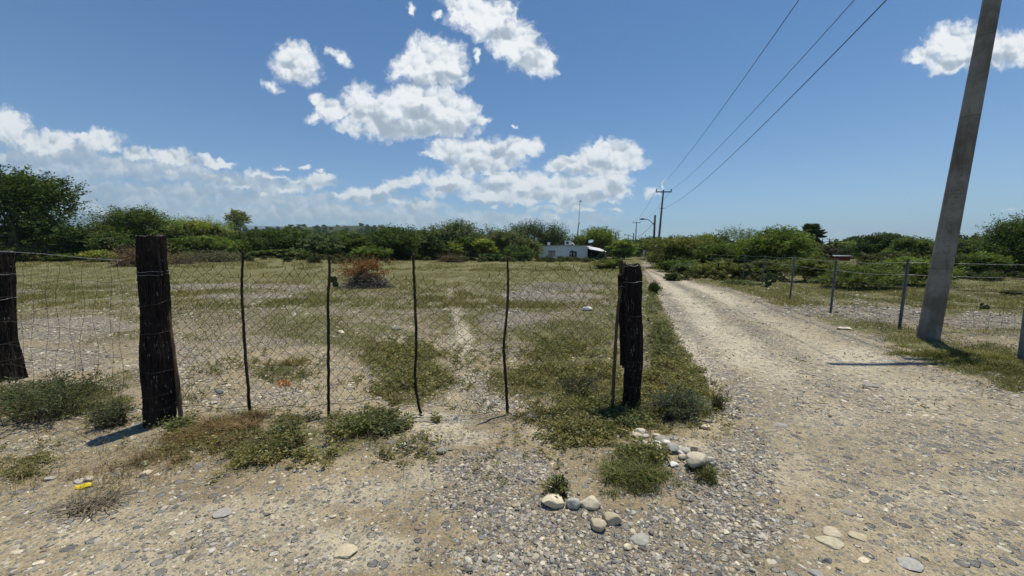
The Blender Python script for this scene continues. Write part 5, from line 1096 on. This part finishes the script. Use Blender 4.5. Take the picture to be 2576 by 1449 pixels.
# ------------------------------------------------------------------ prickly pears
M['cactus'] = simple_mat('cactus_skin', (0.028, 0.045, 0.02), (0.06, 0.085, 0.038), 12, 0.8, spec=0.1)
PADM = None
def cactus(px, py, D, h, npads, label, seed, spread=1.0, ps=.16):
    global PADM
    b = ground_pt(px, D) if py is None else at(px, py); r = empty('prickly_pear', b, label, 'cactus', rz=0); rng = np.random.default_rng(seed)
    if PADM is None:
        B_, F_ = ICO[2]; v = B_ * np.array([.42, .09, .5]); v[:, 0] *= 1 - .28 * (v[:, 2] < 0) * (-v[:, 2] / .5); v[:, 2] += .5; o = mesh_np('pad', v, F_, M['cactus'], smooth=True); PADM = o.data; bpy.data.objects.remove(o)
    tips = [(Vector((rng.normal(0, .12) * spread, rng.normal(0, .1) * spread, -.03)), 0.0) for _ in range(max(2, npads // 5))]; k = 0
    while k < npads:
        p, tl = tips[rng.integers(0, len(tips))] if k >= len(tips) else tips[k]
        s = ps * rng.uniform(.75, 1.2); t = tl * .6 + rng.normal(0, .5) * spread ** .5; a = rng.uniform(-.7, .7)
        if p.z > h: k += 1; continue
        o = bpy.data.objects.new('pad', PADM); COL.objects.link(o); o.parent = r; o.location = p; o.rotation_euler = (rng.normal(0, .2), t, a); o.scale = (s * 1.1, s, s); q = Vector((math.sin(t), 0, math.cos(t))) * s * .92; tips.append((p + q, t)); k += 1
cactus(1905, 722, 0, .55, 13, 'dark prickly pear standing free beside the second steel fence post', 3, 1.0, .20)
cactus(1820, 700, 0, .7, 16, 'prickly pear among shrubs at the road bend', 4, 2.2, .22); cactus(1868, 702, 0, .7, 12, 'prickly pear with rimlit pads right of the road-bend one', 5, 1.6, .22)
cactus(2418, 694, 0, .75, 16, 'broad prickly pear in the field right of the concrete pole', 6, 2.4, .24); cactus(2546, 684, 0, .9, 8, 'prickly pear under the big tree at the right edge', 7, 1.2, .28)
cactus(1508, None, 60, 1.8, 14, 'tall prickly pear beside the dark porch of the grey house', 8, 2.0, .5); cactus(1215, None, 66, 1.0, 12, 'prickly pear clump left of the grey house', 9, 2.6, .42); cactus(1060, None, 72, 1.4, 10, 'upright prickly pear at the far field edge in mid picture', 10, 1.2, .5)
cactus(846, 722, 0, .5, 4, 'single pale prickly pear at the left of the brush pile', 11, .6, .28); cactus(2476, 778, 0, .22, 3, 'tiny dark cactus among the stones right of the concrete pole', 12, .4, .13)
for px, lab in ((1441, 'left one of two dark column cacti before the arched window'), (1449, 'right one of two dark column cacti before the arched window')):
    g = ground_pt(px, 62); mb = MB(); hh = 1.5; mb.tube([(0, 0, -.1), (0, 0, hh * .5), (0, 0, hh * .93), (0, 0, hh)], [.13, .15, .13, .05], 10); o = mb.build('column_cactus', M['tarred'], smooth=True); o.location = g; tag(o, lab, 'cactus')

# ------------------------------------------------------------------ brush piles
def brush_pile(px, py, wpx, hpx, label, seed, cols, n_st=260, leafn=5200, leafcol=STRAW, off=(.1, 0, .55), lw=.36, lh=.36, D=None, leafs=.10):
    b = at(px, py) if D is None else ground_pt(px, D); D = b.y; W, H = wpx / FP * D, hpx / FP * D; r = empty('brush_pile', b, label, 'brush pile'); rng = np.random.default_rng(seed); mb = MB()
    for i in range(n_st):
        a = rng.uniform(0, 6.283); q = np.sqrt(rng.random()); c = np.array([math.cos(a) * q * W * .42, math.sin(a) * q * W * .32, H * .55 * (1 - q * q) * rng.random() ** .6 + .02]); d = rng.normal(size=3); d[2] = abs(d[2]) * .35; d /= np.linalg.norm(d); L = W * rng.uniform(.10, .30); mid = c + rng.normal(0, .04, 3) * W
        P = np.array([c - d * L, mid, c + d * L]); P[:, 2] = np.maximum(P[:, 2], .01); mb.tube(curve_pts(P, 6), np.linspace(.012, .003, 6) * W / 2 * rng.uniform(.6, 1.6), 4, col=np.array(cols)[rng.integers(0, len(cols))] * rng.uniform(.7, 1.2))
    mb.build('sticks', M['leaf'], r, usecol=True)
    c = np.array(off) * np.array([W, W, H]); P = c + rng.normal(size=(leafn, 3)) * np.array([W * lw * .5, W * .2, H * lh * .5]); P[:, 2] = np.maximum(P[:, 2] + .05 * H * np.sin(P[:, 0] * 9 / W * 2), .03 * H)
    lump = fbm(P[:, 0] / W * 7 + 3, P[:, 2] / H * 5, seed, 3) > .42; P = P[lump]; V, F = leaves_quads(P, rng.normal(size=(len(P), 3)), leafs * rng.uniform(.5, 1.5, len(P)) * W / 2, rng, .3)
    mesh_np('dry_leaves', V, F, M['leaf'], r, col=np.repeat(np.array(leafcol)[rng.integers(0, len(leafcol), len(P))] * rng.uniform(.7, 1.3, (len(P), 1)), 4, 0)); return r
RUST = [(.27,.135,.06),(.21,.10,.045),(.33,.18,.085),(.15,.08,.04)]
brush_pile(925, 722, 116, 60, 'pile of grey branches under orange-brown dead foliage in the field', 61, [(.17,.16,.145),(.11,.10,.09),(.27,.25,.22)], 420, 7600, RUST, (-.06, .05, .72), .46, .42)
brush_pile(352, 668, 110, 44, 'brown cut brush heap behind the big gate post', 62, [(.14,.10,.07),(.10,.075,.055)], 200, 4200, [(.20,.13,.085),(.15,.095,.065),(.25,.17,.11)], (0, 0, .45), .6, .6)
brush_pile(450, 664, 70, 28, 'low brown brush heap right of the big gate post', 66, [(.16,.13,.10),(.11,.09,.07)], 120, 2200, [(.19,.15,.09),(.14,.12,.07)], (0, 0, .4), .6, .6)
brush_pile(532, 657, 110, 26, 'long grey-olive heap of cut brush at the field edge', 63, [(.17,.15,.12),(.12,.10,.08)], 220, 4600, [(.15,.15,.08),(.20,.18,.11),(.11,.11,.06)], (0, 0, .4), .7, .6)
brush_pile(1132, 660, 62, 20, 'dark brown brush pile in front of the middle trees', 64, [(.10,.08,.07),(.06,.05,.045)], 180, 3200, [(.17,.11,.075),(.09,.075,.05)], (0, 0, .45), .6, .6)

# ------------------------------------------------------------------ trees and shrubs of the field edge
DK, MD, BR, YG, GG, OL = (.036,.055,.016), (.055,.078,.022), (.085,.118,.028), (.125,.15,.032), (.075,.095,.052), (.085,.095,.034)
FEA = dict(per=26, wid=.36, spray=.7, droop=.25)                # feathery acacia and mesquite foliage
TREES = [
 # left side
 dict(a=('mesquite_tree', 66, 36, 440, 320, DK, 'biggest dark leafy tree at the left edge, over the leftmost post', 'tree', 1), k=dict(twigs=1900, lobes=20, low=.0, up=.9, tw=.15, wid=.55, topw=.6, stems=6, spray=.6)),
 dict(a=('shrub', 205, 37, 582, 100, (.04,.06,.02), 'dark shrub with a few white blooms at the foot of the biggest left tree', 'shrub', 2), k=dict(flowers=10, lobes=7, wid=.6)),
 dict(a=('mesquite_tree', 322, 42, 526, 190, MD, 'rounded feathery tree above the big gate post', 'tree', 3), k=dict(twigs=900, lobes=10, low=.03, up=.9, tw=.26, topw=.6, **FEA)),
 dict(a=('flowering_shrub', 285, 36, 590, 115, (.045,.068,.022), 'shrub topped with white flower clusters left of the big gate post', 'shrub', 4), k=dict(flowers=46, lobes=8, wid=.6)),
 dict(a=('shrub', 350, 35.5, 604, 80, (.042,.062,.022), 'dark shrub with scattered white blooms just left of the big gate post', 'shrub', 5), k=dict(flowers=18, wid=.6)),
 dict(a=('shrub', 262, 34, 632, 90, YG, 'low yellow-green bush in front of the white flowering shrub', 'shrub', 6), k=dict(twigs=260)),
 dict(a=('shrub', 40, 34, 624, 90, OL, 'low olive bush under the biggest left tree', 'shrub', 7), k=dict(twigs=240)),
 dict(a=('shrub', 150, 34.5, 640, 120, MD, 'low weedy bush between the leftmost post and the flowering shrub', 'shrub', 8), k=dict(twigs=240)),
 dict(a=('acacia_shrub', 485, 52, 555, 170, YG, 'tall wispy yellow-green shrub right of the big gate post', 'shrub', 9), k=dict(twigs=700, lobes=9, up=1.0, tw=.34, **FEA)),
 dict(a=('acacia_shrub', 445, 42, 600, 120, MD, 'mid green feathery shrub directly right of the big gate post', 'shrub', 10), k=dict(twigs=500, up=.7, **FEA)),
 dict(a=('acacia_shrub', 545, 45, 597, 130, BR, 'bright feathery shrub above the long grey brush heap', 'shrub', 11), k=dict(twigs=560, up=.7, **FEA)),
 dict(a=('umbrella_tree', 594, 105, 529, 50, (.10,.115,.04), 'lone umbrella-shaped tree standing above the scrub on the skyline', 'tree', 12), k=dict(twigs=240, lobes=6, low=.45, leaf=.28, droop=.5, bare=.30, topw=1.0, wid=.4)),
 dict(a=('mesquite_tree', 650, 50, 582, 150, DK, 'dark green tree right of the first gate stick', 'tree', 13), k=dict(twigs=600, **FEA)),
 dict(a=('mesquite_tree', 735, 54, 578, 140, MD, 'mid green tree between the first and second gate sticks', 'tree', 14), k=dict(twigs=560, **FEA)),
 dict(a=('shrub', 690, 44, 630, 110, MD, 'low green bush in front of the dark trees left of the second gate stick', 'shrub', 15), k=dict(twigs=360)),
 dict(a=('flowering_shrub', 806, 46, 592, 84, (.06,.078,.04), 'pale-flecked flowering shrub left of the second gate stick', 'shrub', 16), k=dict(flowers=60, twigs=420, wid=.6, fcol=(.5,.52,.42))),
 dict(a=('flowering_shrub', 745, 43, 628, 70, (.06,.08,.035), 'low pale-flecked bush below the flowering shrub', 'shrub', 17), k=dict(flowers=24, twigs=240, wid=.6, fcol=(.5,.52,.42))),
 dict(a=('mesquite_tree', 880, 52, 590, 130, MD, 'tree behind the second gate stick and the brush pile', 'tree', 18), k=dict(twigs=560, **FEA)),
 dict(a=('mesquite_tree', 985, 50, 574, 120, (.042,.062,.018), 'tall dark tree left of the third gate stick', 'tree', 19), k=dict(twigs=760, lobes=12, low=.05, wid=.45, up=.7)),
 dict(a=('shrub', 930, 46, 622, 90, BR, 'bright low bush right above the orange brush pile', 'shrub', 20), k=dict(twigs=300)),
 dict(a=('mesquite_tree', 1060, 62, 583, 110, MD, 'light feathery tree right of the third gate stick', 'tree', 21), k=dict(twigs=460, low=.25, bare=.28, **FEA)),
 dict(a=('mesquite_tree', 1138, 64, 562, 120, GG, 'grey-green round-headed tree rising left of the house', 'tree', 22), k=dict(twigs=700, lobes=10, low=.2, bare=.25)),
 dict(a=('acacia_shrub', 1128, 58, 612, 50, YG, 'small yellow-green tree under the grey-green round-headed one', 'shrub', 23), k=dict(twigs=240, low=.3, bare=.3, **FEA)),
 dict(a=('mesquite_tree', 1185, 60, 596, 80, MD, 'small tree with a bare leaning trunk left of the fourth gate stick', 'tree', 24), k=dict(twigs=300, low=.4, bare=.4, stems=2, **FEA)),
 dict(a=('mesquite_tree', 1245, 62, 577, 110, (.072,.085,.045), 'thin-topped tree with whitish twigs behind the fourth gate stick', 'tree', 25), k=dict(twigs=420, low=.25, bare=.28, spray=1.3)),
 dict(a=('acacia_shrub', 1222, 58, 603, 52, YG, 'yellow-green bush left of the fourth gate stick', 'shrub', 26), k=dict(twigs=260, **FEA)),
 dict(a=('shrub', 1222, 55, 640, 44, (.03,.055,.022), 'dark green cushion bush left of the fourth gate stick', 'shrub', 27), k=dict(twigs=240, wid=.7)),
 dict(a=('shrub', 1305, 56, 622, 66, (.05,.075,.025), 'bush right of the fourth gate stick in front of the house tree', 'shrub', 28), k=dict(twigs=300)),
 dict(a=('mesquite_tree', 1362, 74, 562, 130, (.040,.055,.026), 'spiky grey-green tree behind the left end of the house', 'tree', 29), k=dict(twigs=620, up=1.2, tw=.30, per=28, wid=.3, low=.1, spray=.5)),
 dict(a=('mesquite_tree', 1330, 63, 606, 56, (.075,.088,.03), 'olive young tree hiding the left corner of the house', 'tree', 30), k=dict(twigs=300, low=.25, bare=.25, stems=2, **FEA)),
 dict(a=('salt_cedar_tree', 1503, 76, 576, 86, (.082,.108,.026), 'bright tree with upright sprays behind the dish on the roof', 'tree', 31), k=dict(twigs=520, up=1.6, tw=.30, per=30, wid=.3, low=.05, spray=.32, droop=0)),
 dict(a=('shrub', 1462, 78, 596, 40, (.05,.075,.04), 'dark bush at the foot of the radio mast', 'shrub', 32), k=dict(twigs=200, up=1.2)),
 dict(a=('mesquite_tree', 1568, 66, 606, 60, BR, 'bright green tree around the thin service pole', 'tree', 33), k=dict(twigs=420, **FEA)),
 dict(a=('shrub', 1528, 33, 654, 62, OL, 'olive cushion bush just left of the right gate post', 'shrub', 34), k=dict(twigs=360, **FEA)),
 dict(a=('shrub', 1425, 57, 659, 70, BR, 'low green bush in front of the house railing', 'shrub', 35), k=dict(twigs=260)),
 dict(a=('shrub', 1468, 57, 652, 50, (.05,.07,.03), 'dark low bush at the right corner of the house', 'shrub', 36), k=dict(twigs=260)),
 dict(a=('shrub', 1378, 57, 658, 60, OL, 'low olive bush at the left corner of the house', 'shrub', 37), k=dict(twigs=220)),
 dict(a=('mesquite_tree', 1610, 112, 600, 60, (.04,.06,.022), 'dark tree behind the far street lamp', 'tree', 38), k=dict(twigs=300, leaf=.26)),
 dict(a=('mesquite_tree', 1632, 72, 600, 56, (.045,.07,.022), 'dark rounded tree behind the pale meter pillar', 'tree', 39), k=dict(twigs=360, wid=.5)),
 dict(a=('shrub', 1570, 80, 622, 44, MD, 'green bush between the service pole and the far street lamp', 'shrub', 40), k=dict(twigs=220)),
 # right side
 dict(a=('acacia_tree', 1700, 34, 598, 130, OL, 'feathery olive tree at the foot of the tall concrete pole', 'tree', 41), k=dict(twigs=900, lobes=11, low=.02, up=.7, **FEA)),
 dict(a=('mesquite_tree', 1765, 44, 592, 76, BR, 'bright leafy tree right of the tall concrete pole', 'tree', 42), k=dict(twigs=520, wid=.6, leaf=.13)),
 dict(a=('acacia_tree', 1790, 31, 618, 130, MD, 'mid green feathery tree before the bright leafy one', 'tree', 43), k=dict(twigs=800, low=.02, **FEA)),
 dict(a=('mesquite_tree', 1848, 42, 578, 110, GG, 'grey-green tree with a ragged top on the right skyline', 'tree', 44), k=dict(twigs=640, up=1.0, low=.05, leaf=.10)),
 dict(a=('acacia_tree', 1890, 32, 606, 120, BR, 'bright feathery tree beneath the ragged grey-green one', 'tree', 45), k=dict(twigs=760, low=.05, **FEA)),
 dict(a=('acacia_tree', 1950, 30, 579, 140, (.072,.10,.024), 'broad spreading green tree left of the palm', 'tree', 46), k=dict(twigs=1300, lobes=14, low=.12, topw=.6, bare=.10, up=.4, **FEA)),
 dict(a=('shrub', 1745, 25, 664, 80, GG, 'silvery green bush on the outer side of the road bend', 'shrub', 47), k=dict(twigs=460, wid=.4)),
 dict(a=('shrub', 1712, 28, 656, 80, MD, 'green bush leaning over the road under the tall pole', 'shrub', 48), k=dict(twigs=460, **FEA)),
 dict(a=('shrub', 1678, 32, 660, 40, OL, 'small olive bush where the road disappears', 'shrub', 49), k=dict(twigs=260, **FEA)),
 dict(a=('shrub', 1815, 22, 660, 120, OL, 'olive thorny shrub around the road-bend prickly pear', 'shrub', 50), k=dict(twigs=460, **FEA)),
 dict(a=('shrub', 1872, 17.5, 706, 62, GG, 'low grey-green bush left of the free-standing prickly pear', 'shrub', 51), k=dict(twigs=360, leaf=.04)),
 dict(a=('shrub', 1930, 21, 656, 120, (.07,.085,.035), 'brownish-green thicket under the broad spreading tree', 'shrub', 52), k=dict(twigs=480, **FEA)),
 dict(a=('shrub', 2035, 19, 652, 150, (.075,.09,.03), 'thorny green shrub behind the third steel post', 'shrub', 53), k=dict(twigs=560, **FEA)),
 dict(a=('shrub', 2225, 16, 664, 130, (.07,.09,.03), 'low thorny shrub between the two steel posts left of the concrete pole', 'shrub', 66), k=dict(twigs=520, **FEA)),
 dict(a=('purple_tree', 2063, 48, 624, 66, (.045,.036,.034), 'dark purplish tree right below the palm', 'tree', 54), k=dict(twigs=460, wid=.6)),
 dict(a=('shrub', 2150, 15.5, 674, 190, (.062,.08,.026), 'wide thorny shrub in front of the red shed', 'shrub', 55), k=dict(twigs=700, **FEA)),
 dict(a=('mesquite_tree', 2128, 78, 610, 90, (.10,.125,.04), 'pale green round tree behind the red shed', 'tree', 56), k=dict(twigs=420, wid=.5)),
 dict(a=('mesquite_tree', 2218, 48, 592, 110, (.03,.048,.014), 'dark round tree right of the red shed', 'tree', 57), k=dict(twigs=760, lobes=11, wid=.45)),
 dict(a=('acacia_tree', 2290, 40, 602, 120, (.06,.085,.024), 'ragged green tree left of the big concrete pole', 'tree', 58), k=dict(twigs=640, up=.9, **FEA)),
 dict(a=('shrub', 2300, 17, 652, 170, BR, 'bright thicket behind the steel post beside the concrete pole', 'shrub', 59), k=dict(twigs=640, **FEA)),
 dict(a=('acacia_tree', 2400, 36, 606, 130, (.05,.072,.024), 'green tree right behind the big concrete pole', 'tree', 60), k=dict(twigs=640, up=.9, **FEA)),
 dict(a=('flowering_tree', 2545, 25, 556, 230, (.042,.064,.018), 'big sloping tree with white blooms at the right edge', 'tree', 61), k=dict(twigs=1500, lobes=15, low=.05, flowers=16, leaf=.10, wid=.4)),
 dict(a=('shrub', 2470, 24, 640, 110, (.07,.10,.026), 'low leafy bush under the white-blooming tree', 'shrub', 62), k=dict(twigs=420)),
 dict(a=('shrub', 2568, 13, 752, 60, (.07,.075,.045), 'brownish bush against the right edge of the photo', 'shrub', 63), k=dict(twigs=300, leaf=.05)),
 dict(a=('mesquite_tree', 2032, 70, 604, 60, (.05,.07,.025), 'dark tree half hidden behind the palm trunk', 'tree', 64), k=dict(twigs=300)),
 dict(a=('shrub', 2410, 25, 642, 130, (.04,.055,.02), 'dark bush above the broad field prickly pear', 'shrub', 65), k=dict(twigs=380)),
]
for t in TREES:
    plant(*t['a'], **t['k'])

def palm(px, D, ytop, wpx, label):
    g = ground_pt(px, D); H = at_d(px, ytop, D).z - g.z; R = wpx / FP * D / 2; r = empty('palm_tree', g, label, 'palm'); rng = np.random.default_rng(3)
    c = np.array([0, 0, H - R * .95]); mb = MB(); mb.tube([(0, 0, -.2), (.1, 0, H * .5), c], [.28, .22, .24], 9); mb.build('trunk', M['trunk'], r, True)
    Vs, Fs, Cs = [], [], []; 
    for i in range(70):
        a = rng.uniform(0, 6.283); el = rng.uniform(-1.1, 1.35); d = np.array([math.cos(a) * math.cos(el), math.sin(a) * math.cos(el), math.sin(el)]); b = c + d * R * .45
        n = 15; side = np.cross(d, [0, 0, 1.0]); side /= np.linalg.norm(side) + 1e-6; f = np.linspace(-1.2, 1.2, n)[:, None]; dv = d * np.cos(f) + side * np.sin(f); dv[:, 2] -= .18 * np.abs(f[:, 0]); V, F = leaves_quads(np.repeat(b[None], n, 0), dv, R * .62 * (1 - .15 * np.abs(f[:, 0])), rng, .24)
        col = np.array((.04, .065, .025) if el > -.35 else (.12, .095, .06)) * rng.uniform(.7, 1.2); Fs.append(F + sum(len(v) for v in Vs)); Vs.append(V); Cs.append(np.tile(col, (len(V), 1)))
    mesh_np('crown', np.vstack(Vs), np.vstack(Fs), M['leaf'], r, col=np.vstack(Cs))
palm(2036, 50, 562, 66, 'fan palm standing above the bushes on the right skyline')
def bare_tree(px, D, ytop, label):
    g = ground_pt(px, D); H = at_d(px, ytop, D).z - g.z; r = empty('bare_tree', g, label, 'tree'); rng = np.random.default_rng(8); mb = MB(); mb.tube([(0, 0, -.1), (.05, 0, H * .5), (0, 0, H)], [.13, .08, .03], 6); mb.build('trunk', M['trunk'], r, True); mb = MB()
    for i in range(16):
        z = H * rng.uniform(.35, .85); a = rng.uniform(0, 6.283); L = H * rng.uniform(.15, .4); e = np.array([math.cos(a) * L * 1.3, math.sin(a) * L, z + L * .3]); m = np.array([e[0] * .5, e[1] * .5, z + L * .3]); mb.tube(curve_pts([(0, 0, z), m, e], 6), np.linspace(.06, .025, 6), 5)
    mb.build('crown', M['trunk'], r, True)
bare_tree(2066, 62, 598, 'leafless grey tree between the palm and the tiny cross-arm pole')

# far scrub: uncountable bushes out to the skyline, one object
def far_scrub():
    rng = np.random.default_rng(77); protos = []
    for k in range(5):
        V, F, c, _, _ = foliage('p', 1.0, .8, (.62, .62, .62), 300 + k, twigs=70, per=9, leaf=.13, lobes=8, tw=.26, wid=.55, var=.4, low=-.12); protos.append((V, F, c))
    mb = MB()
    def put(px, D, h, col):
        g = ground_pt(px, D); V, F, c = protos[rng.integers(0, 5)]; a = rng.uniform(0, 6.283); s = h / .8; w = rng.uniform(1.0, 1.7)
        x = V[:, 0] * math.cos(a) - V[:, 1] * math.sin(a); y = V[:, 0] * math.sin(a) + V[:, 1] * math.cos(a); mb.add(np.stack([x * s * w + g.x, y * s * w + g.y, V[:, 2] * s + g.z - .1], -1), F, c * np.array(col))
    cols = [(.045,.065,.02), (.06,.08,.024), (.085,.10,.03), (.035,.05,.016), (.06,.072,.035)]
    for n, d0, d1, h0, h1, p0, p1 in ((230, 52, 80, 2.0, 3.4, 140, 1090), (300, 80, 160, 2.4, 4.4, -120, 1330), (420, 160, 420, 3, 5.5, -120, 1400), (420, 400, 900, 4, 7, -120, 1400), (120, 88, 130, 2.5, 4.5, 1060, 1660), (120, 45, 90, 1.6, 2.4, 1640, 2050), (90, 62, 100, 1.8, 3.2, 2050, 2700), (130, 100, 240, 3, 6, 1600, 2700), (60, 46, 60, 2.2, 3.6, 120, 560)):
        for _ in range(n): put(rng.uniform(p0, p1), d0 * (d1 / d0) ** rng.random(), rng.uniform(h0, h1), np.array(cols[rng.integers(0, 5)]) * rng.uniform(.8, 1.2))
    tag(mb.build('scrub', M['leaf'], usecol=True), 'continuous dark scrub covering the land behind the field up to the skyline', 'scrub', kind='stuff')
    mb = MB()                       # short weeds and seedlings along the far field edge
    for _ in range(330):
        px = rng.uniform(-60, 1560); g = ground_pt(px, rng.uniform(36, 62) if px < 1000 else rng.uniform(50, 62)); V, F, c = protos[rng.integers(0, 5)]; s = rng.uniform(.35, .9); mb.add(V * [s * 1.6, s * 1.6, s] + np.array(g) - [0, 0, .05], F, c * np.array([(.075,.095,.03), (.10,.11,.04), (.06,.08,.03), (.12,.12,.05)][rng.integers(0, 4)]))
    for _ in range(260):
        px = rng.uniform(1690, 2660); D_ = 27 * (70 / 27) ** rng.random()
        if 2055 < px < 2175 and D_ < 62: continue                 # open view to the red shed
        g = ground_pt(px, D_); V, F, c = protos[rng.integers(0, 5)]; s = rng.uniform(.7, 1.6); mb.add(V * [s * 1.5, s * 1.5, s] + np.array(g) - [0, 0, .05], F, c * np.array([(.075,.095,.03), (.10,.125,.035), (.06,.08,.03), (.085,.09,.035)][rng.integers(0, 4)]))
    for _ in range(240):
        px = rng.uniform(1680, 2660); g = ground_pt(px, rng.uniform(19, 32)); V, F, c = protos[rng.integers(0, 5)]; s = rng.uniform(.2, .6); mb.add(V * [s * 1.6, s * 1.6, s] + np.array(g) - [0, 0, .05], F, c * np.array([(.075,.095,.03), (.10,.11,.04), (.06,.08,.03)][rng.integers(0, 3)]))
    tag(mb.build('undergrowth', M['leaf'], usecol=True), 'short green undergrowth along the edges of the field', 'undergrowth', kind='stuff')
far_scrub()

# ------------------------------------------------------------------ haze
def haze():
    m, N = new_mat('air'); v = N.n('ShaderNodeVolumePrincipled'); v.inputs['Color'].default_value = (.66, .88, 1.0, 1); v.inputs['Density'].default_value = HAZE; v.inputs['Anisotropy'].default_value = .2
    o = N.n('ShaderNodeOutputMaterial'); N.l(v.outputs[0], o.inputs['Volume'])
    me = bpy.data.meshes.new('haze'); x, y0, y1, z0, z1 = 17000, -60, 9600, -3.0, 620
    V = [(-x, y0, z0), (x, y0, z0), (x, y1, z0), (-x, y1, z0), (-x, y0, z1), (x, y0, z1), (x, y1, z1), (-x, y1, z1)]
    me.from_pydata(V, [], [(0, 3, 2, 1), (4, 5, 6, 7), (0, 1, 5, 4), (1, 2, 6, 5), (2, 3, 7, 6), (3, 0, 4, 7)]); me.materials.append(m)
    ob = bpy.data.objects.new('haze', me); COL.objects.link(ob); tag(ob, kind='stuff', label='thin bluish haze over the land', cat='haze')
HAZE = 0.00014
if HAZE: haze()
